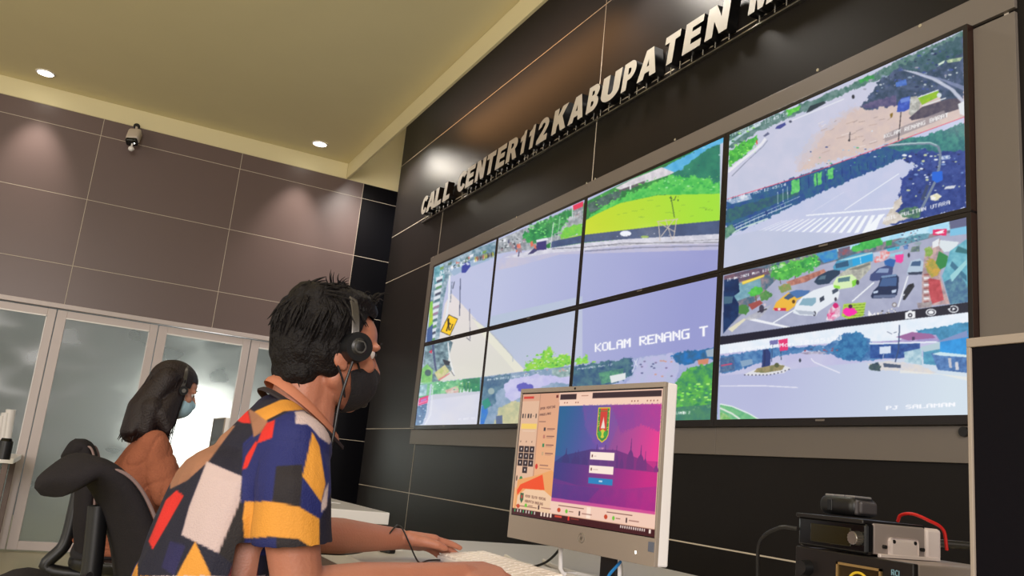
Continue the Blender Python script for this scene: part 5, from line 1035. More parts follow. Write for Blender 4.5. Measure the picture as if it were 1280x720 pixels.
mx0, mx1 = P0.x - t.location.x, P1.x - t.location.x; mz1 = P0.z - DZ; mz0 = mz1 - .06
b = MB()
for (a, c) in (((mx0, mz0), (mx1, mz0 + .004)), ((mx0, mz1 - .004), (mx1, mz1)), ((mx0, mz0), (mx0 + .004, mz1)), ((mx1 - .004, mz0), (mx1, mz1))): b.mm((a[0], -.004, a[1]), (c[0], .001, c[1]))
b.build('meter_frame', M['gold'], t)
b = MB(); b.mm((mx0 + .004, -.001, mz0 + .004), (mx1 - .004, .001, mz1 - .004)); b.build('meter_face', M['amber_glass'], t)
b = MB(); cxm = (mx0 + mx1) / 2; b.tube([(cxm + .022 * math.cos(a), -.0015, mz1 - .034 + .022 * math.sin(a)) for a in [math.pi * k / 12 for k in range(13)]], .0022, n=6); b.build('meter_scale', mat('yellow meter scale', (200, 170, 40), .5, emit=(190, 150, 30), estr=.35), t)
for kx, kz in ((-w2 + .03, hh - .035),):
    b = MB(); b.cyl((kx, 0, kz), (kx, -.018, kz), .014, .012, n=20); b.build('knob', M['black_plastic'], t, smooth=True)
b = MB(); Pt = U(1115, 719, 1, YF)
tx = Pt.x - t.location.x; tz = Pt.z - DZ; hT = .0085
def seg(*p): b.tube([(tx + q[0] * hT, -.0006, tz + q[1] * hT) for q in p], .0009, n=6)
seg((0, 0), (0, 1), (.45, 1), (.5, .75), (.4, .5), (0, .5)); seg((.3, .5), (.55, 0)); seg((1.3, .85), (1.1, 1), (.85, .8), (.8, .5), (.85, .2), (1.1, 0), (1.3, .15)); seg((1.6, 0), (1.6, 1))
b.build('lettering', mat('pale blue print', (130, 176, 196), .5), t)
# transceiver
rc = U(1083, 697, 1, YF + .005)
rz0 = ptop; rh = 0.055; rw = .152; rd = .19
t = empty('radio_transceiver', (rc.x - rw / 2, YF + .005, ptop), 'black fronted mobile radio transceiver with a silver case on top of the power supply', 'radio')
b = MB(); b.mm((-rw / 2, 0.018, .004), (rw / 2 - .001, rd * .78, rh), .003); b.build('case', M['radio_grey'], t)
b = MB(); b.mm((-rw / 2 - .001, 0, .002), (rw / 2, .02, rh - .001), .005); b.build('front_panel', M['black_gloss'], t)
b = MB(); b.mm((-rw / 2 + .03, -.0015, .012), (rw / 2 - .032, .001, rh - .012), .001); b.build('display_window', mat('olive display glass', (34, 30, 10), .2), t)
b = MB()
for k in range(14):
    a = 2 * math.pi * k / 14; b.cyl((rw / 2 - .017 + .0095 * math.cos(a), .002, rh * .5 + .0095 * math.sin(a)), (rw / 2 - .017 + .0085 * math.cos(a), -.014, rh * .5 + .0085 * math.sin(a)), .0028, n=8)
b.cyl((rw / 2 - .017, .002, rh * .5), (rw / 2 - .017, -.015, rh * .5), .0098, .0088, n=20); b.build('tuning_knob', M['steel'], t, smooth=True)
b = MB(); b.mm((rw / 2 - .002, rd * .28, .0), (rw / 2 + .004, rd * .66, rh * .62), .006); b.mm((rw / 2 - .002, rd * .15, -.0), (rw / 2 + .005, rd * .95, .006), .001); b.build('mounting_bracket', M['radio_white'], t)
for yy, zz in ((rd * .33, rh * .5), (rd * .61, rh * .5), (rd * .22, rh * .32), (rd * .72, rh * .32)):
    b = MB(); b.cyl((rw / 2 - .001, yy, zz), (rw / 2 + .0052, yy, zz), .0032, n=12); b.build('screw', M['black_plastic'], t)
b = MB(); b.mm((-rw / 2 - .001, rd * .78, .001), (rw / 2 + .001, rd, rh), .006); b.build('heat_sink', M['radio_white'], t)
b = MB(); b.cyl((rw / 2 - .02, rd, rh * .55), (rw / 2 - .02, rd + .28, rh * .55), .007, n=14); b.build('antenna_plug', M['steel'], t, smooth=True)
b = MB(); b.mm((-rw / 2 - .004, -.004, rh - .003), (rw / 2 - .004, rd * .8, rh + .004), .002); b.build('top_cover', M['psu_black'], t)
# hand microphone
mc = U(1047, 655, 1, YF + .05)
t = empty('hand_microphone', (mc.x + .014, YF + .06, ptop + rh + .004), 'black hand microphone lying on top of the radio transceiver', 'microphone', None, math.radians(-8))
b = MB(); b.box((0, 0, .020), (.094, .06, .034), .014, seg=4); b.build('body', M['black_plastic'], t, smooth=True)
for k in range(3):
    b = MB(); b.box((-.027 + k * .027, -.0, .0375), (.022, .04, .004), .0018); b.build('button', mat('silver grey button', (150, 146, 146), .3, metal=.4), t)
for k in range(2):
    b = MB(); b.box((.044 + k * .006, 0, .019), (.008, .046 - k * .008, .026 - k * .005), .004, seg=3); b.build('side_key', mat('dark grey key', (70, 66, 68), .3), t)
b = MB(); b.box((-.012, -.0295, .02), (.012, .003, .02), .001); b.build('grille', M['black_gloss'], t)
cable('red_power_lead', [(rc.x - .055, YF + .150, ptop + rh + .006), (rc.x - .048, YF + .150, ptop + rh + .018), (rc.x - .028, YF + .155, ptop + rh + .022), (rc.x - .012, YF + .175, ptop + rh + .014), (rc.x - .004, YF + .205, ptop + rh + .0), (rc.x - .004, YF + .215, ptop + .02)], .003, M['cable_red'], 'red power lead arching over the back of the radio transceiver')
cable('microphone_cord', [(rc.x - rw - .002, YF + .004, ptop + .03), (rc.x - rw - .03, YF - .012, ptop + .028), (rc.x - rw - .07, YF - .02, ptop + .0), (rc.x - rw - .085, YF - .01, ptop - .06), (rc.x - rw - .09, YF, DZ + .006)], .0035, M['cable_black'], 'dark cord curling down from the left side of the radio transceiver')

# ------------------------------------------------------------------ bodies: overlapping tapered solids fused into one skin
class Blob:
    def __init__(s): s.bm = bmesh.new()
    def ball(s, c, r, Mx=None, u=20, v=14):
        q = bmesh.ops.create_uvsphere(s.bm, u_segments=u, v_segments=v, radius=1); r = (r,) * 3 if isinstance(r, (int, float)) else r
        for w in q['verts']:
            w.co = Vector((w.co.x * r[0], w.co.y * r[1], w.co.z * r[2])) + Vector(c)
            if Mx is not None: w.co = Mx @ w.co
    def hull(s, items, Mx=None, n=12):
        "convex hull of balls (centre, radius or radii)"
        pts = []
        for c, r in items:
            r = (r,) * 3 if isinstance(r, (int, float)) else r
            for i in range(n + 1):
                ph = math.pi * i / n
                for j in range(n * 2):
                    th = math.pi * j / n
                    p = Vector((c[0] + r[0] * math.sin(ph) * math.cos(th), c[1] + r[1] * math.sin(ph) * math.sin(th), c[2] + r[2] * math.cos(ph)))
                    pts.append(Mx @ p if Mx is not None else p)
        b2 = bmesh.new(); vs = [b2.verts.new(p) for p in pts]
        r_ = bmesh.ops.convex_hull(b2, input=vs)
        bmesh.ops.delete(b2, geom=list({g for g in r_['geom_interior'] + r_['geom_unused'] if isinstance(g, bmesh.types.BMVert) and g.is_valid}), context='VERTS')
        me = bpy.data.meshes.new('h'); b2.to_mesh(me); b2.free(); s.bm.from_mesh(me); bpy.data.meshes.remove(me)
    def cap(s, p0, r0, p1, r1, Mx=None, n=9): s.hull([(p0, r0), (p1, r1)], Mx, n)
    def chain(s, pts, Mx=None, n=9):
        for i in range(len(pts) - 1): s.cap(pts[i][0], pts[i][1], pts[i + 1][0], pts[i + 1][1], Mx, n)
    def fuse(s, voxel, smooth=3, fac=0.5):
        me = bpy.data.meshes.new('blob'); s.bm.to_mesh(me); s.bm.free()
        o = bpy.data.objects.new('blob', me); COL.objects.link(o)
        md = o.modifiers.new('r', 'REMESH'); md.mode = 'VOXEL'; md.voxel_size = voxel; md.adaptivity = 0
        if smooth:
            sm = o.modifiers.new('s', 'SMOOTH'); sm.iterations = smooth; sm.factor = fac
        dg = bpy.context.evaluated_depsgraph_get(); out = bpy.data.meshes.new_from_object(o.evaluated_get(dg))
        bpy.data.objects.remove(o); bpy.data.meshes.remove(me)
        return out
def frame_m(origin, fwd, up):
    f = Vector(fwd).normalized(); u = Vector(up); u = (u - f * u.dot(f)).normalized(); r = f.cross(u)
    Mx = Matrix.Identity(4)
    for i in range(3): Mx[i][0] = r[i]; Mx[i][1] = f[i]; Mx[i][2] = u[i]; Mx[i][3] = origin[i]
    return Mx
def verts_np(me):
    a = np.zeros(len(me.vertices) * 3, np.float32); me.vertices.foreach_get('co', a); return a.reshape(-1, 3)
def set_verts(me, a): me.vertices.foreach_set('co', a.astype(np.float32).ravel()); me.update()
def crop_mesh(me, keep):
    "keep: bool per vertex"
    bm = bmesh.new(); bm.from_mesh(me); bm.verts.ensure_lookup_table()
    bmesh.ops.delete(bm, geom=[v for v, k in zip(bm.verts[:], keep) if not k], context='VERTS')
    for _ in range(8):                                      # even out the cut edge
        mv = {}
        for v in bm.verts:
            nb = [e.other_vert(v) for e in v.link_edges if e.is_boundary]
            if len(nb) == 2: mv[v] = v.co * .5 + (nb[0].co + nb[1].co) * .25
        for v, c in mv.items(): v.co = c
    bm.to_mesh(me); bm.free(); me.update()
def solidify(me, th):
    o = bpy.data.objects.new('t', me); COL.objects.link(o); md = o.modifiers.new('s', 'SOLIDIFY'); md.thickness = th; md.offset = 1
    dg = bpy.context.evaluated_depsgraph_get(); out = bpy.data.meshes.new_from_object(o.evaluated_get(dg)); bpy.data.objects.remove(o); bpy.data.meshes.remove(me); return out
def local_obj(name, me, m_, parent, smooth=True):
    "mesh given in room coordinates, child of an Empty standing at parent.location"
    me.transform(Matrix.Translation(-Vector(parent.location))); return link_mesh(name, me, m_, parent, smooth)

def head_solids(B, H, s=1.0):
    "a face with brow, nose, lips, cheeks, ears; local axes x right, y forward, z up, metres"
    e = lambda c, r: B.ball(tuple(v * s for v in c), tuple(v * s for v in ((r,) * 3 if isinstance(r, (int, float)) else r)), H)
    cp = lambda a, ra, b, rb: B.cap(tuple(v * s for v in a), ra * s, tuple(v * s for v in b), rb * s, H)
    e((0, -.012, .030), (.076, .098, .088)); e((0, .030, -.02), (.066, .064, .085)); e((0, .040, .034), (.062, .057, .056))
    B.hull([((0 * s, .068 * s, -.098 * s), .020 * s), ((-.046 * s, .005 * s, -.06 * s), .020 * s), ((.046 * s, .005 * s, -.06 * s), .020 * s), ((-.05 * s, .04 * s, -.01 * s), .022 * s), ((.05 * s, .04 * s, -.01 * s), .022 * s)], H)
    for x in (-1, 1):
        e((x * .032, .083, .019), (.024, .012, .009)); e((x * .046, .066, -.022), (.021, .020, .018))
        e((x * .079, -.004, -.010), (.007, .019, .032)); e((x * .076, .006, -.034), (.007, .010, .012)); e((x * .013, .101, -.034), (.009, .010, .008))
    cp((0, .088, .012), .009, (0, .112, -.030), .0125)
    e((0, .094, -.055), (.023, .010, .0065)); e((0, .092, -.066), (.020, .010, .0075))

def hand(B, wrist, dirv, up, side, curl, s=1.0, spread=1.0, rw=.024, fing=1.0):
    "palm, four unequal bent fingers and a thumb leaving the side of the palm. side=+1 thumb towards the right of dirv"
    Hm = frame_m(wrist, dirv, up)
    e = lambda *p: Vector(p) * s
    B.hull([(e(-.026, .012, 0), .016 * s), (e(.026, .012, 0), .016 * s), (e(-.036, .075, .002), .0125 * s), (e(.036, .078, .002), .0125 * s), (e(0, .086, .006), .013 * s)], Hm)
    B.cap(e(0, -.02, 0), rw, e(0, .02, 0), .021 * s, Hm)
    L = [.070, .080, .075, .058]; xs = [.033, .011, -.012, -.033]; ys = [.080, .086, .082, .072]
    for k in range(4):
        x = xs[k] * side; a0 = curl[0]; a1 = curl[1]; a2 = curl[2]; l = L[k] * fing
        p = Vector((x, ys[k], .003)); d = Vector((x * .35 * spread, 1, 0)).normalized(); seg = [l * .48, l * .3, l * .24]; ang = 0; pts = [(p * s, .0098 * s)]
        for q, (sl, da) in enumerate(zip(seg, (a0, a1, a2))):
            ang += math.radians(da + (k == 0) * -6); dd = Vector((d.x, d.y * math.cos(ang), -math.sin(ang))).normalized(); p = p + dd * sl
            pts.append((p * s, (.0088, .0080, .0066)[q] * s))
        B.chain(pts, Hm, 7)
    t0 = Vector((side * .024, .018, -.004)); t1 = Vector((side * .050, .045, -.012)); t2 = Vector((side * .062, .072, -.018)); t3 = Vector((side * .060, .094, -.022))
    B.chain([(t0 * s, .016 * s), (t1 * s, .0125 * s), (t2 * s, .0105 * s), (t3 * s, .0082 * s)], Hm, 7)
    return Hm

def strands(name, roots, parent, m_, seed=1):
    "roots: list of (points list, radius); tapered locks as one mesh"
    b = MB()
    for pts, r in roots:
        n = len(pts); b.tube(pts, [r * (1 - .85 * (i / (n - 1)) ** 1.5) for i in range(n)], n=5, cap=True)
    bmesh.ops.translate(b.bm, verts=b.bm.verts[:], vec=-Vector(parent.location))
    return b.build(name, m_, parent, smooth=True)

def skin_mat(name, col):
    mt = mat(name, col, 0.5, noise_amt=0.08, noise_scale=18, bump=0.12, bump_scale=220, sss=0.12)
    return mt
M['skin_man'] = skin_mat('man skin', (172, 112, 88)); M['skin_woman'] = skin_mat('woman skin', (186, 130, 106))
M['hair'] = mat('black hair', (15, 11, 12), 0.6, noise_amt=0.4, noise_scale=90, bump=0.5, bump_scale=160, spec=0.22)
M['hair_woman'] = mat('very dark brown hair', (28, 17, 17), 0.5, noise_amt=0.4, noise_scale=90, bump=0.4, bump_scale=140, spec=0.35)
M['eye_white'] = mat('eye white', (226, 220, 214), 0.2); M['iris'] = mat('dark iris', (30, 18, 12), 0.15)
M['mask_black'] = mat('black cloth mask', (18, 14, 18), 0.85, bump=0.3, bump_scale=200)
M['mask_blue'] = mat('pale blue surgical mask', (166, 200, 214), 0.75, bump=0.15, bump_scale=120)
M['strap_white'] = mat('white elastic', (230, 226, 224), 0.7)
M['shirt'] = attr_mat('patchwork shirt fabric', rough=0.75, emit=False, bump=0.25, bump_scale=350)
M['trousers'] = mat('black trousers', (22, 20, 26), 0.85, bump=0.2, bump_scale=200)
M['orange_top'] = mat('tan orange knit top', (150, 92, 70), 1.0, noise_amt=0.10, noise_scale=25, bump=0.4, bump_scale=120, spec=0.08)
M['shoe'] = mat('dark shoe leather', (24, 20, 20), 0.4)

def headband_set(name, parentloc, H, s, label, mic_side, big):
    t = empty(name, parentloc, label, 'headset')
    inv = Vector(parentloc)
    W_ = lambda x, y, z: H @ Vector((x * s, y * s, z * s)) - inv
    rr = (.098, .124)
    pts = [W_(rr[0] * math.cos(a), .012 - .03 * math.sin(a) * .4, -.018 + .148 * math.sin(a) ** .8 if math.sin(a) > 0 else -.018) for a in [math.pi * k / 28 for k in range(29)]]
    b = MB()
    for q_ in (-.006, -.004, -.002, 0, .002, .004, .006): b.tube([p + (H.to_3x3() @ Vector((0, q_ * s, 0))) for p in pts], .0030, n=8)
    b.build('headband', M['headband'], t, smooth=True)
    for sd in (-1, 1):
        c = W_(sd * .095, .018, .004); ax = (H.to_3x3() @ Vector((sd, 0, 0)))
        b = MB(); b.cyl(c - ax * .012, c + ax * .012, .031 * big, .027 * big, n=32); b.ball(c - ax * .010, .028 * big); o = b.build('ear_cushion', M['black_plastic'], t, smooth=True)
        b = MB(); b.cyl(c + ax * .011, c + ax * .016, .0135 * big, .012 * big, n=32); b.build('ear_cap', M['steel'], o, smooth=True)
    return t, W_
M['headband'] = mat('brushed grey headband', (78, 74, 70), 0.3, metal=0.6)

# ------------------------------------------------------------------ the man in the patchwork shirt
ML = Vector((4.96, -2.25, 0))
man = empty('person', ML, 'man in a blue, yellow, red and white patchwork shirt with headset and black mask, typing', 'person')
HC = Vector((4.955, -2.080, 1.214)); hs = .975
Hm_ = frame_m(HC, (-.15, .985, -.05), (0.02, .07, 1))
B_ = Blob()
head_solids(B_, Hm_, hs)
neck0 = HC + Vector((0.0, -.036, -.06)); c7 = Vector((4.96, -2.128, 1.055))
B_.cap(neck0, .052, c7, .056); B_.cap(HC + Vector((0, -.012, -.085)), .042, Vector((4.96, -2.10, 1.05)), .050)
shR, shL = Vector((5.125, -2.155, 1.015)), Vector((4.828, -2.088, .992))
B_.hull([(c7 + Vector((0, .01, -.04)), .06), (shR, .050), (shL, .050), (Vector((4.96, -2.20, .88)), (.14, .085, .1)), (Vector((4.96, -2.15, .90)), (.13, .09, .1))])
B_.hull([(Vector((4.96, -2.18, .88)), (.14, .10, .08)), (Vector((4.96, -2.24, .62)), (.15, .11, .08))])
elR, wrR = Vector((5.168, -2.125, .788)), Vector((5.095, -1.810, .816))
B_.chain([(shR, .050), (Vector((5.165, -2.16, .92)), .047), (elR, .040)]); B_.chain([(elR, .040), (elR.lerp(wrR, .35), .041), (elR.lerp(wrR, .75), .031), (wrR, .026)])
elL, wrL = Vector((4.755, -2.02, .845)), Vector((4.585, -1.745, .832))
B_.chain([(shL, .050), (shL.lerp(elL, .5), .044), (elL, .038)]); B_.chain([(elL, .038), (elL.lerp(wrL, .35), .039), (elL.lerp(wrL, .75), .030), (wrL, .025)])
hand(B_, wrR, (-.20, 1, .0), (0.25, .0, 1), -1, (16, 22, 16), 1.03)
hand(B_, wrL, (-.06, 1, -.10), (-.35, 0, 1), 1, (10, 12, 10), 1.0)
body = B_.fuse(.0038, 3)
bo = local_obj('body', body, M['skin_man'], man)
# eyes
for x in (-1, 1):
    b = MB(); c = Hm_ @ Vector((x * .031 * hs, .0765 * hs, .004 * hs)) - ML; b.ball(c, .0120); o = b.build('eye', M['eye_white'], man, smooth=True)
    b = MB(); c2_ = Hm_ @ Vector((x * .031 * hs, .0865 * hs, .004 * hs)) - ML; b.ball(c2_, .0058); b.build('iris', M['iris'], o, smooth=True)
    b = MB(); b.tube([Hm_ @ Vector(((x * .031 + q) * hs, (.0955 - abs(q) * .25) * hs, (.026 + .004 * math.cos(q * 60)) * hs)) - ML for q in (-.018, -.009, 0, .009, .018)], .0028, n=6); b.build('eyebrow', M['hair'], man, smooth=True)

# hair
def in_head(co, H, s): 
    inv = np.array(H.inverted()); return (co @ inv[:3, :3].T + inv[:3, 3]) / s
B_ = Blob(); e = lambda c, r: B_.ball(tuple(v * hs for v in c), tuple(v * hs for v in r), Hm_)
e((0, -.014, .038), (.086, .102, .088)); e((0, -.058, .0), (.074, .058, .076)); e((0, -.056, -.055), (.062, .044, .045)); e((.0, .040, .090), (.060, .046, .028)); e((.052, -.012, .0), (.034, .062, .060)); e((-.052, -.012, .0), (.034, .062, .060))
e((0, -.045, .09), (.065, .055, .035)); e((.02, .01, .102), (.05, .06, .024))
hm = B_.fuse(.0048, 4)
co = verts_np(hm); L_ = in_head(co, Hm_, hs)
nz = np.array([mnoise.noise(Vector(p * 38)) for p in L_]); nz2 = np.array([mnoise.noise(Vector((p[0] * 90, p[1] * 60, p[2] * 22))) for p in L_])
nrm = np.zeros(len(co) * 3, np.float32); hm.vertices.foreach_get('normal', nrm); co = co + nrm.reshape(-1, 3) * (nz * .004 + nz2 * .003)[:, None]; set_verts(hm, co)
hl = .058 + .0 * L_[:, 0]
face = (L_[:, 1] > .010 + np.maximum(0, L_[:, 2] + .01) * .42) & (L_[:, 2] < .074) | (L_[:, 1] > .004) & (L_[:, 2] < -.022)
crop_mesh(hm, ~face); ho = local_obj('hair', hm, M['hair'], man)
locks = []; rr = random.Random(11)
for k in range(420):
    th = rr.uniform(0, 2 * math.pi); ph = math.acos(rr.uniform(-.35, 1)); d = Vector((math.sin(ph) * math.cos(th), math.sin(ph) * math.sin(th), math.cos(ph)))
    p = Vector((d.x * .085, d.y * .101 - .014, d.z * .087 + .038))
    if (p.y > .02 and p.z < .085) or (p.y > .0 and p.z < .02): continue
    fl = Vector((rr.uniform(-.3, .3), .35 if p.z > .08 else -.25, -.15 if p.z > .09 else -1)); fl = Vector((rr.uniform(-.3, .3), -.2, .6)) if p.y > .02 else fl; fl = (fl - d * fl.dot(d)).normalized()
    ln = rr.uniform(.025, .055); pts = [p - fl * .006 - d * .002, p + fl * ln * .4 + d * .003, p + fl * ln * .75 + d * .003, p + fl * ln + d * rr.uniform(-.002, .005)]
    locks.append(([Hm_ @ (q * hs) for q in spline(pts, 3)], rr.uniform(.0022, .0042)))
for k in range(11):                                            # cowlick on the crown and the ruffled fringe
    q = Vector((rr.uniform(-.02, .03), rr.uniform(-.025, .005), .122)); tip = q + Vector((rr.uniform(-.02, .03), rr.uniform(-.025, .02), rr.uniform(.016, .032)))
    locks.append(([Hm_ @ (v * hs) for v in spline([q, q.lerp(tip, .5) + Vector((0, -.004, .004)), tip], 4)], .0016))
for k in range(60):
    q = Vector((rr.uniform(-.06, .05), rr.uniform(.030, .062), .106 + rr.uniform(-.010, .010))); tip = q + Vector((rr.uniform(-.02, .02), rr.uniform(.008, .024), rr.uniform(-.004, .014)))
    locks.append(([Hm_ @ (v * hs) for v in spline([q, q.lerp(tip, .5) + Vector((0, 0, .008)), tip], 4)], .003))
for k in range(46):                                            # nape
    q = Vector((rr.uniform(-.05, .055), -.084 + rr.uniform(-.004, .014), rr.uniform(-.06, -.03))); tip = q + Vector((rr.uniform(-.006, .006), rr.uniform(.004, .020), -rr.uniform(.028, .045)))
    locks.append(([Hm_ @ (v * hs) for v in spline([q, q.lerp(tip, .5), tip], 3)], .0032))
strands('hair_locks', locks, man, M['hair'])
# black mask over mouth and chin, straps to the ears
def face_mask(H, s, person, m_, strap, z0, z1, strap_r):
    B_ = Blob(); B_.ball((0, .036 * s, -.058 * s), (.069 * s, .080 * s, .062 * s), H); B_.ball((0, .085 * s, -.040 * s), (.024 * s, .040 * s, .026 * s), H)
    mm_ = B_.fuse(.004, 3); L = in_head(verts_np(mm_), H, s)
    keep = (L[:, 1] > .030 - (L[:, 2] + .06) * .25) & (L[:, 2] < z1 + .35 * np.minimum(0, L[:, 1] - .08) + .0) & (L[:, 2] > z0)
    crop_mesh(mm_, keep); mm_ = solidify(mm_, .0018); mo = local_obj('face_mask', mm_, m_, person)
    for x in (-1, 1):
        for (a, b_) in (((x * .064, .05, z1 - .020), (x * .080, .0, .012)), ((x * .058, .030, -.092), (x * .080, -.008, -.035))):
            A = Vector(a) * s; C = Vector(b_) * s; mid = (A + C) / 2 + Vector((x * .008, 0, 0)) * s
            b = MB(); b.tube([H @ q - Vector(person.location) for q in spline([A, mid, C], 5)], strap_r, n=6); b.build('ear_strap', strap, mo, smooth=True)
face_mask(Hm_, hs, man, M['mask_black'], M['mask_black'], -.135, -.018, .0022)

# patchwork shirt: fused, opened at hem, neck and cuffs; panels of coloured cloth
B_ = Blob()
B_.hull([(c7 + Vector((0, .005, -.045)), .070), (shR + Vector((.004, 0, .002)), .062), (shL, .062), (Vector((4.96, -2.205, .86)), (.165, .098, .1))])
B_.hull([(c7 + Vector((0, -.006, -.02)), .064), (Vector((4.975, -2.195, .99)), .072), (Vector((4.958, -2.160, 1.062)), .052), (Vector((5.07, -2.165, 1.035)), .048), (Vector((4.85, -2.14, 1.035)), .048)])
B_.hull([(Vector((4.965, -2.215, .93)), (.175, .106, .09)), (Vector((4.97, -2.245, .76)), (.182, .120, .09))]); B_.hull([(Vector((4.97, -2.245, .77)), (.182, .120, .09)), (Vector((4.97, -2.27, .60)), (.185, .128, .07))])
B_.hull([(Vector((4.87, -2.15, .985)), .060), (Vector((4.85, -2.205, .86)), .080), (Vector((4.84, -2.235, .76)), .095)])
sl = [(shR + Vector((.0, 0, -.005)), .062), (Vector((5.170, -2.158, .94)), .064), (Vector((5.178, -2.150, .868)), (.060, .066, .03))]
B_.chain(sl[:2]); B_.hull([sl[1], sl[2]])
B_.chain([(shL, .060), (shL.lerp(elL, .45), .058), (shL.lerp(elL, .8), .056)])
sm = B_.fuse(.0030, 5)
co = verts_np(sm)
fold = np.array([mnoise.noise(Vector((p[0] * 9 + p[2] * 6, p[1] * 11, p[2] * 7))) * .006 + mnoise.noise(Vector((p[0] * 26, p[1] * 22 + p[2] * 8, p[2] * 16))) * .0028 for p in co])
nrm = np.zeros(len(co) * 3, np.float32); sm.vertices.foreach_get('normal', nrm); co = co + nrm.reshape(-1, 3) * fold[:, None]; set_verts(sm, co)
# openings
dn = np.linalg.norm(co - np.array(HC + Vector((0.0, .002, -.088))), axis=1)
keep = (dn > .076) & (co[:, 2] > .585)
zc = .866 + (co[:, 1] + 2.15) * .12
keep &= ~((co[:, 0] > 5.13) & (co[:, 2] < zc) & (co[:, 1] > -2.235) & (((co[:, 0] - 5.178) ** 2 + (co[:, 1] + 2.15) ** 2) < .0075) & (co[:, 2] > .80))
crop_mesh(sm, keep)
sm.materials.clear()
# cloth panels
px_, py_ = project_np(verts_np(sm).astype(float))
SH = Canvas(170, 470, 430, 722, 2, (22, 22, 62))
K1 = lambda pts: [(260 + x / 2.767, 460 + y / 2.767) for x, y in pts]; K3 = lambda pts: [(180 + x / 1.847, 330 + y / 1.847) for x, y in pts]
NAVY, ROYAL, MUST, RED, BLK, WHT, TAN = (9, 8, 34), (16, 25, 92), (206, 140, 48), (206, 34, 26), (20, 12, 20), (186, 166, 164), (150, 104, 78)
SH.poly([(170, 470), (430, 470), (430, 722), (170, 722)], NAVY)
SH.poly(K1([(120, 260), (200, 190), (300, 140), (420, 160), (440, 260), (430, 420), (390, 520), (330, 500), (220, 465), (115, 465)]), ROYAL)
SH.poly(K3([(200, 345), (225, 330), (240, 335), (180, 400), (185, 385)]), TAN)
SH.poly(K3([(235, 325), (206, 352), (200, 375), (212, 372), (150, 455), (100, 500), (60, 520), (60, 440), (180, 340), (215, 315)]), TAN)
SH.poly(K3([(245, 300), (290, 283), (350, 285), (350, 300), (280, 310), (255, 330), (225, 335)]), (12, 12, 46)); SH.poly(K3([(215, 330), (300, 285), (320, 283), (240, 318)]), (196, 176, 150))
SH.poly(K3([(300, 292), (340, 286), (380, 300), (385, 312), (340, 302)]), (214, 160, 70)); SH.poly(K3([(345, 300), (380, 305), (392, 330), (360, 318)]), (30, 20, 26))
SH.poly(K1([(92, 150), (135, 132), (148, 192), (118, 190), (84, 175)]), RED); SH.poly(K1([(138, 138), (200, 175), (206, 187), (182, 225), (158, 240), (150, 195)]), TAN)
SH.poly(K1([(160, 150), (250, 110), (330, 100), (400, 140), (425, 180), (400, 172), (330, 145), (262, 150), (200, 182)]), MUST)
SH.poly(K1([(232, 178), (222, 242), (168, 262), (184, 222), (204, 190)]), RED); SH.poly(K1([(166, 250), (170, 265), (136, 345), (118, 352), (130, 306)]), (206, 34, 26))
SH.poly(K1([(302, 150), (350, 146), (398, 165), (432, 245), (420, 264), (385, 240), (362, 212), (344, 195), (303, 194)]), WHT)
SH.poly(K1([(361, 220), (386, 270), (407, 400), (392, 465), (342, 395), (326, 375), (346, 290)]), MUST); SH.poly(K1([(418, 395), (405, 420), (392, 470), (392, 500), (412, 480)]), WHT)
SH.poly(K1([(236, 340), (326, 334), (326, 484), (222, 466)]), BLK); SH.poly(K1([(326, 380), (345, 400), (392, 470), (386, 545), (318, 500)]), ROYAL)
SH.poly(K1([(126, 462), (222, 461), (316, 480), (386, 522), (386, 640), (310, 590), (212, 584), (112, 590)]), MUST); SH.poly(K1([(112, 590), (236, 586), (240, 640), (100, 660)]), (15, 24, 84)); SH.poly(K1([(236, 586), (310, 590), (386, 640), (386, 720), (236, 660)]), BLK)
SH.poly(K3([(145, 455), (226, 490), (222, 548), (172, 668), (86, 626), (104, 560)]), WHT); SH.poly(K3([(75, 522), (92, 535), (55, 600), (20, 660), (10, 640), (50, 545)]), RED)
SH.poly(K3([(118, 640), (142, 690), (160, 730), (70, 730), (90, 690)]), MUST); SH.poly(K3([(226, 560), (232, 640), (215, 700), (172, 668), (222, 548)]), (20, 14, 18)); SH.poly(K3([(225, 650), (262, 700), (262, 730), (190, 730)]), (92, 16, 20)); SH.poly(K3([(60, 640), (96, 650), (70, 720), (40, 700)]), (24, 20, 70))
SH.blur(2); col = SH.sample(px_, py_)
vc = verts_np(sm); back = (px_ < 172) | (px_ > 428) | (py_ > 720)
# cloth out of the photo's sight continues in the same scheme
alt = np.array([NAVY, ROYAL, MUST, WHT, RED, BLK], dtype=float)
cell = (np.floor(vc[:, 0] * 9 + vc[:, 2] * 3).astype(int) * 7 + np.floor(vc[:, 2] * 8 - vc[:, 1] * 4).astype(int) * 3) % 6
nn = np.zeros(len(vc) * 3, np.float32); sm.vertices.foreach_get('normal', nn); nn = nn.reshape(-1, 3); vd = CAMC - vc; away = (nn * vd).sum(1) < -0.02
use = back | (away & (vc[:, 0] < 4.95)); col[use] = alt[cell[use]]
at = sm.color_attributes.new('paint', 'FLOAT_COLOR', 'POINT'); at.data.foreach_set('color', np.concatenate([lin_np(col), np.ones((len(col), 1))], 1).astype(np.float32).ravel())
so = local_obj('shirt', sm, M['shirt'], man)
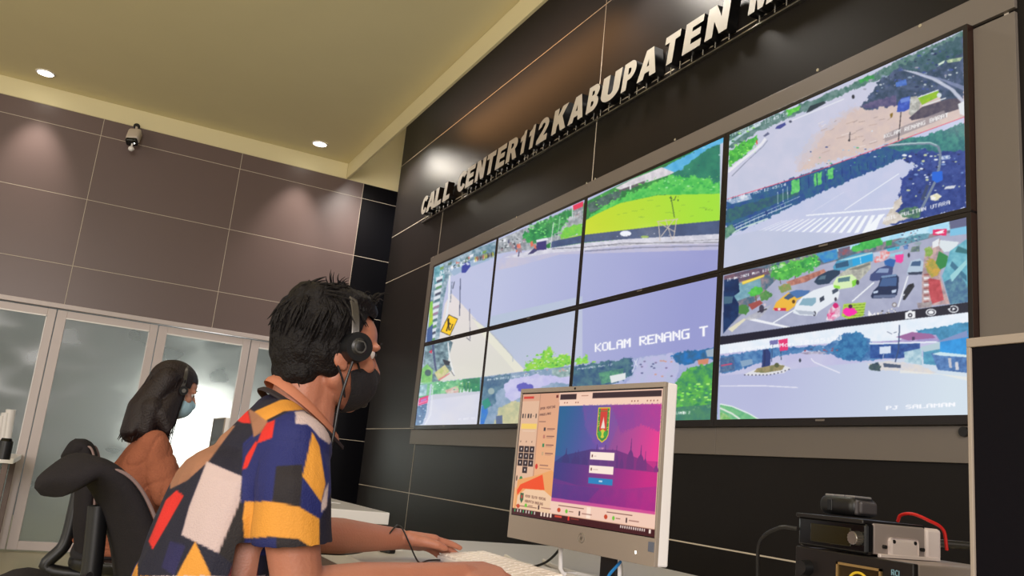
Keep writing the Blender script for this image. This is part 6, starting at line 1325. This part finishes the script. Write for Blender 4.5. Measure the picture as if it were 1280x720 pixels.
# turned-down collar
M['collar'] = mat('tan collar cloth', (172, 108, 80), 0.75); M['collar_dark'] = mat('black collar trim', (30, 20, 24), 0.75)
def collar(ring, drop, th, m_, r0, lift):
    b = MB(); n = 36; rows = []
    for k in range(n + 1):
        a = math.radians(-56 + 292 * k / n)                     # open at the front
        c_, s_ = math.cos(a), math.sin(a)
        base = HC + Vector((0.0, -.030, -.112 + lift)); 
        yt = -s_
        p0 = base + Vector((c_ * r0, yt * (r0 + .004), .004 + .048 * s_)); p1 = p0 + Vector((c_ * drop * .55, yt * drop * .70, -drop * (.85 - .25 * s_)))
        rows.append([b.bm.verts.new(p - ML) for p in (p0, p0.lerp(p1, .5) + Vector((c_, yt, 0)) * .004, p1, p1 - Vector((c_, yt, 0)) * th, p0 - Vector((c_, yt, 0)) * th)])
    for k in range(n):
        for j in range(4): b.bm.faces.new((rows[k][j], rows[k][j + 1], rows[k + 1][j + 1], rows[k + 1][j]))
    return b.build(ring, m_, so, smooth=True)
collar('collar', .024, .003, M['collar'], .060, -.004); collar('collar_trim', .012, .003, M['collar_dark'], .078, -.030)
# trousers, legs under the desk, shoes
B_ = Blob()
B_.hull([(Vector((4.97, -2.30, .60)), (.165, .12, .08)), (Vector((4.97, -2.33, .56)), (.17, .12, .07))])
for x in (-1, 1):
    hp = Vector((4.965 + x * .09, -2.30, .56)); kn = Vector((4.965 + x * .12, -1.88, .56)); an = Vector((4.965 + x * .12, -1.92, .11))
    B_.chain([(hp, .088), (kn, .062)]); B_.chain([(kn, .060), (an, .045)])
tr = B_.fuse(.008, 3); local_obj('trousers', tr, M['trousers'], man)
for x in (-1, 1):
    an = Vector((4.965 + x * .12, -1.92, .07)); B_ = Blob(); B_.hull([(an + Vector((0, -.05, -.03)), .036), (an + Vector((0, .02, 0)), .045), (an + Vector((0, .16, -.035)), (.045, .05, .032))]); f = B_.fuse(.008, 2); local_obj('shoe', f, M['shoe'], man)
# headset, worn but a thing of its own
t, W_ = headband_set('headset', HC, Hm_, hs, 'grey and black headset worn over the black hair of the man in the patchwork shirt', 1, 1.0)
b = MB(); c0 = W_(.098, .014, -.026); pts = [c0] + [U(x, y, 0, xx) - HC for x, y, xx in ((432, 478, 5.05), (424, 505, 5.045), (418, 538, 5.045), (412, 566, 5.04), (400, 600, 4.99))]
b.tube(spline(pts, 8), .0026, n=8); b.build('headset_lead', M['cable_black'], t, smooth=True)
b = MB(); b.tube(spline([W_(-.098, .02, -.03), W_(-.10, .06, -.07), W_(-.08, .10, -.09), W_(-.05, .12, -.09)], 6), .003, n=8); b.ball(W_(-.046, .122, -.09), .009); b.build('microphone_boom', M['black_plastic'], t, smooth=True)

# ------------------------------------------------------------------ the woman in the orange top
WL = Vector((2.50, -2.25, 0))
wom = empty('person', WL, 'woman in a tan orange top with long dark hair, headset and pale blue mask', 'person')
WH = Vector((2.50, -2.115, 1.235)); ws = .97
Hw = frame_m(WH, (-.16, .96, -.22), (0, .20, 1))
B_ = Blob(); head_solids(B_, Hw, ws)
B_.cap(WH + Vector((0, -.03, -.06)), .046, Vector((2.50, -2.17, 1.06)), .050)
wsR, wsL = Vector((2.66, -2.16, .985)), Vector((2.345, -2.15, .985))
B_.hull([(Vector((2.5, -2.16, 1.0)), .05), (wsR, .04), (wsL, .04), (Vector((2.5, -2.2, .75)), (.12, .08, .1))]); B_.hull([(Vector((2.5, -2.2, .78)), (.12, .08, .08)), (Vector((2.5, -2.25, .58)), (.14, .10, .08))])
weR, wwR = Vector((2.70, -2.08, .80)), Vector((2.60, -1.83, .835)); weL, wwL = Vector((2.31, -2.06, .80)), Vector((2.40, -1.80, .835))
for a, q, w in ((wsR, weR, wwR), (wsL, weL, wwL)): B_.chain([(a, .040), (q, .034)]); B_.chain([(q, .034), (q.lerp(w, .4), .033), (w, .023)])
hand(B_, wwR, (-.2, 1, -.12), (.2, 0, 1), -1, (14, 18, 12), .92); hand(B_, wwL, (.15, 1, -.12), (-.2, 0, 1), 1, (14, 18, 12), .92)
local_obj('body', B_.fuse(.005, 3), M['skin_woman'], wom)
for x in (-1, 1):
    b = MB(); b.ball(Hw @ Vector((x * .031 * ws, .0765 * ws, .004 * ws)) - WL, .0115); o = b.build('eye', M['eye_white'], wom, smooth=True)
    b = MB(); b.ball(Hw @ Vector((x * .031 * ws, .0860 * ws, .003 * ws)) - WL, .0055); b.build('iris', M['iris'], o, smooth=True)
    b = MB(); b.tube([Hw @ Vector(((x * .031 + q) * ws, (.0955 - abs(q) * .25) * ws, (.025 + .004 * math.cos(q * 60)) * ws)) - WL for q in (-.018, -.009, 0, .009, .018)], .0022, n=6); b.build('eyebrow', M['hair_woman'], wom, smooth=True)
B_ = Blob(); e = lambda c, r: B_.ball(tuple(v * ws for v in c), tuple(v * ws for v in r), Hw)
e((0, -.014, .036), (.090, .112, .100)); e((.062, .006, .0), (.030, .062, .075)); e((-.062, .006, .0), (.030, .062, .075))
B_.hull([(Hw @ Vector((-.05, -.05, .03)), .055), (Hw @ Vector((.05, -.05, .03)), .055), (Vector((2.50, -2.235, 1.14)), (.10, .055, .05)), (Vector((2.50, -2.255, 1.035)), (.115, .045, .04))])
B_.hull([(Hw @ Vector((.060, .0, -.02)), .040), (Vector((2.60, -2.15, 1.12)), .042), (Vector((2.605, -2.115, 1.060)), .034)]); B_.hull([(Hw @ Vector((-.060, .0, -.02)), .040), (Vector((2.40, -2.15, 1.12)), .042), (Vector((2.395, -2.115, 1.060)), .034)])
B_.hull([(Vector((2.59, -2.19, 1.14)), .05), (Vector((2.50, -2.23, 1.14)), .06), (Vector((2.59, -2.20, 1.05)), .04), (Vector((2.5, -2.25, 1.03)), .045)])
wm = B_.fuse(.005, 4); Lw = in_head(verts_np(wm), Hw, ws)
cut = (Lw[:, 1] > .052) & (Lw[:, 2] < .056) & (abs(Lw[:, 0]) < .078) | (Lw[:, 1] > .030) & (Lw[:, 2] < .020)
crop_mesh(wm, ~cut); local_obj('hair', wm, M['hair_woman'], wom)
locks = []
for k in range(300):
    a = rr.uniform(-2.6, 2.6) - math.pi / 2; rx = .094; p = Vector((rx * math.cos(a), -.012 + .106 * math.sin(a), rr.uniform(-.02, .06)))
    if p.y > .035: continue
    P0 = Hw @ (p * ws); yb = P0.y - .03 - rr.uniform(0, .045) * (p.y < 0); P1 = Vector((P0.x * .7 + (2.50 + (P0.x - 2.5) * 1.25) * .3, (P0.y + yb) / 2, P0.z - .10)); P2 = Vector((2.50 + (P0.x - 2.50) * 1.2, yb, rr.uniform(1.005, 1.06)))
    locks.append((spline([P0, P1, P2, P2 + Vector((rr.uniform(-.01, .01), rr.uniform(-.012, .016), -.018))], 4), rr.uniform(.003, .005)))
strands('hair_locks', locks, wom, M['hair_woman'])
face_mask(Hw, ws, wom, M['mask_blue'], M['strap_white'], -.122, -.008, .0016)
B_ = Blob()
B_.hull([(Vector((2.5, -2.175, 1.015)), (.07, .06, .03)), (wsR, .060), (wsL, .060), (Vector((2.5, -2.20, .82)), (.170, .130, .1))]); B_.hull([(Vector((2.5, -2.20, .84)), (.172, .132, .08)), (Vector((2.5, -2.23, .60)), (.185, .150, .08))]); B_.hull([(Vector((2.5, -2.24, .60)), (.168, .135, .06)), (Vector((2.5, -2.25, .54)), (.178, .145, .04))])
for a, q, w in ((wsR, weR, wwR), (wsL, weL, wwL)):
    B_.chain([(a, .063), (a.lerp(q, .6), .070), (q, .066)]); B_.chain([(q, .066), (q.lerp(w, .5), .058), (q.lerp(w, .88), .040)])
wt = B_.fuse(.006, 4); co = verts_np(wt); fold = np.array([mnoise.noise(Vector((p[0] * 8 + p[2] * 5, p[1] * 12, p[2] * 10))) * .006 - (1 - abs(mnoise.noise(Vector((p[0] * 7 + p[2] * 4, p[1] * 12 - p[2] * 10, p[2] * 3)))) ) ** 9 * .007 for p in co])
nrm = np.zeros(len(co) * 3, np.float32); wt.vertices.foreach_get('normal', nrm); set_verts(wt, co + nrm.reshape(-1, 3) * fold[:, None])
wto = local_obj('knit_top', wt, M['orange_top'], wom)
b = MB(); b.tube([(.165 * math.cos(a) + 0, .135 * math.sin(a) * 1.02 + .0, .565 + .006 * math.sin(3 * a)) for a in [2 * math.pi * k / 40 for k in range(41)]], .012, n=8, cap=False); b.build('hem', M['orange_top'], wto, smooth=True)
B_ = Blob(); B_.hull([(Vector((2.5, -2.27, .56)), (.155, .12, .07)), (Vector((2.5, -2.28, .52)), (.16, .12, .06))])
for x in (-1, 1):
    hp = Vector((2.5 + x * .085, -2.27, .54)); kn = Vector((2.5 + x * .10, -1.87, .55)); an = Vector((2.5 + x * .10, -1.92, .11)); B_.chain([(hp, .082), (kn, .058)]); B_.chain([(kn, .056), (an, .042)])
local_obj('trousers', B_.fuse(.009, 3), M['trousers'], wom)
for x in (-1, 1):
    an = Vector((2.5 + x * .10, -1.92, .07)); B_ = Blob(); B_.hull([(an + Vector((0, -.05, -.03)), .034), (an + Vector((0, .02, 0)), .042), (an + Vector((0, .15, -.035)), (.042, .05, .030))]); local_obj('shoe', B_.fuse(.008, 2), M['shoe'], wom)
headband_set('headset', WH, Hw, ws, 'thin grey headset worn over the long dark hair of the woman in the orange top', 1, .72)

# ------------------------------------------------------------------ office chairs
M['chair_shell'] = mat('dark grey chair fabric', (36, 33, 36), 0.85, spec=0.15, noise_amt=0.15, noise_scale=50, bump=0.3, bump_scale=260)
M['piping'] = mat('pale grey chair piping', (124, 102, 100), 0.5)
def office_chair(loc, rotz, label, top, lip, reach=1.0):
    t = empty('office_chair', loc, label, 'chair', 'black office chairs', rotz)
    B_ = Blob(); B_.hull([((0, .02, .50), (.23, .22, .035)), ((0, .0, .47), (.20, .20, .03))]); me = B_.fuse(.012, 3); link_mesh('seat', me, M['black_plastic'], t, True)
    # backrest: a curved shell in side profile, rolled backwards at the top
    prof = spline([(-.19, .50), (-.215, .60), (-.245, .72), (-.295, top - .10), (-.36, top - .02), (-.41, top), (-.46, top - .008), (-.50, top - .045 * lip)], 8) if False else None
    P2 = [(-.165, .54), (-.185, .62), (-.225, .73), (-.285, top - .09), (-.345, top - .025), (-.405, top - .004), (-.46, top - .03 * lip - .01), (-.50, top - .075 * lip)]
    pr = [Vector((0, -.165 + (y + .165) * reach, z)) for y, z in P2]; pr = spline(pr, 5); n = 18; b = MB(); th = .036; rows = []
    for i, p in enumerate(pr):
        f = i / (len(pr) - 1); w = .235 * (1 - .30 * f ** 3) * (.80 + .2 * min(1, f * 5)) * (1 if f < .80 else max(.45, math.sqrt(max(0, 1 - ((f - .80) / .205) ** 2)))); tn = (pr[min(i + 1, len(pr) - 1)] - pr[max(i - 1, 0)]).normalized(); nb = Vector((0, -tn.z, tn.y)) if tn.z > 0 or True else None
        nb = Vector((0, tn.z, -tn.y)) * -1; thk = th * (1 - .25 * f ** 4) * (1 if f < .93 else max(.45, math.sqrt(max(0, 1 - ((f - .93) / .072) ** 2)))) * (.6 + .4 * min(1, f * 6)); row = []
        for k in range(n * 2):
            a = 2 * math.pi * k / (n * 2); x = w * math.copysign(abs(math.cos(a)) ** .5, math.cos(a)); d = thk * math.copysign(abs(math.sin(a)) ** .8, math.sin(a)); row.append(b.bm.verts.new(p + Vector((x, 0, 0)) + nb * (d) + Vector((0, .03 * (x / w) ** 2, 0))))
        rows.append(row)
    for i in range(len(rows) - 1):
        for k in range(n * 2): b.bm.faces.new((rows[i][k], rows[i][(k + 1) % (n * 2)], rows[i + 1][(k + 1) % (n * 2)], rows[i + 1][k]))
    b.bm.faces.new(rows[0][::-1]); b.bm.faces.new(rows[-1]); bk = b.build('backrest', M['chair_shell'], t, smooth=True)
    for sx in (-1, 1):
        b = MB(); b.tube([pr[i] + Vector((sx * .235 * (1 - .30 * (i / (len(pr) - 1)) ** 3) * .99, .052, .004)) for i in range(3, len(pr) - 8)], .0045, n=8); b.build('edge_piping', M['piping'], bk, smooth=True)
    b = MB(); b.tube(spline([(0, -.02, .43), (0, -.27, .45), (0, -.30 * (.6 + .4 * reach), .55), (0, -.315 * (.5 + .5 * reach), .70), (0, -.33 * (.45 + .55 * reach), top - .10)], 6), .026, n=12); b.build('back_bracket', M['black_plastic'], t, smooth=True)
    for sx in (-1, 1):
        b = MB(); b.tube(spline([(sx * .20, .02, .46), (sx * .27, .02, .48), (sx * .275, .0, .58), (sx * .275, -.02, .66)], 5), .016, n=10); b.box((sx * .275, .02, .675), (.06, .24, .028), .012, seg=3); b.build('armrest', M['black_plastic'], t, smooth=True)
    b = MB(); b.cyl((0, 0, .10), (0, 0, .46), .028); b.cyl((0, 0, .08), (0, 0, .24), .042); b.build('gas_lift', M['black_plastic'], t, smooth=True)
    for k in range(5):
        a = 2 * math.pi * k / 5 + .3; d = Vector((math.cos(a), math.sin(a), 0)); b = MB(); b.tube([Vector((0, 0, .10)), d * .16 + Vector((0, 0, .095)), d * .29 + Vector((0, 0, .075))], [.028, .022, .016], n=10); lg = b.build('leg', M['black_plastic'], t, smooth=True)
        b = MB(); s_ = Vector((-d.y, d.x, 0)); b.cyl(d * .29 + s_ * .012 + Vector((0, 0, .03)), d * .29 + s_ * .032 + Vector((0, 0, .03)), .029, n=18); b.cyl(d * .29 - s_ * .012 + Vector((0, 0, .03)), d * .29 - s_ * .032 + Vector((0, 0, .03)), .029, n=18); b.cyl(d * .29 - s_ * .03 + Vector((0, 0, .03)), d * .29 + s_ * .03 + Vector((0, 0, .03)), .006); b.build('caster', M['black_gloss'], lg, smooth=True)
    return t
office_chair((4.02, -2.09, 0), math.radians(6), 'empty dark office chair with a rolled headrest between the woman and the man', .925, 1.0, .86)
office_chair((2.50, -2.20, 0), math.radians(-4), 'black office chair the woman in the orange top sits on', .955, 1.0, .36)
office_chair((4.965, -2.25, 0), math.radians(0), 'black office chair the man in the patchwork shirt sits on', .74, .3, .5)
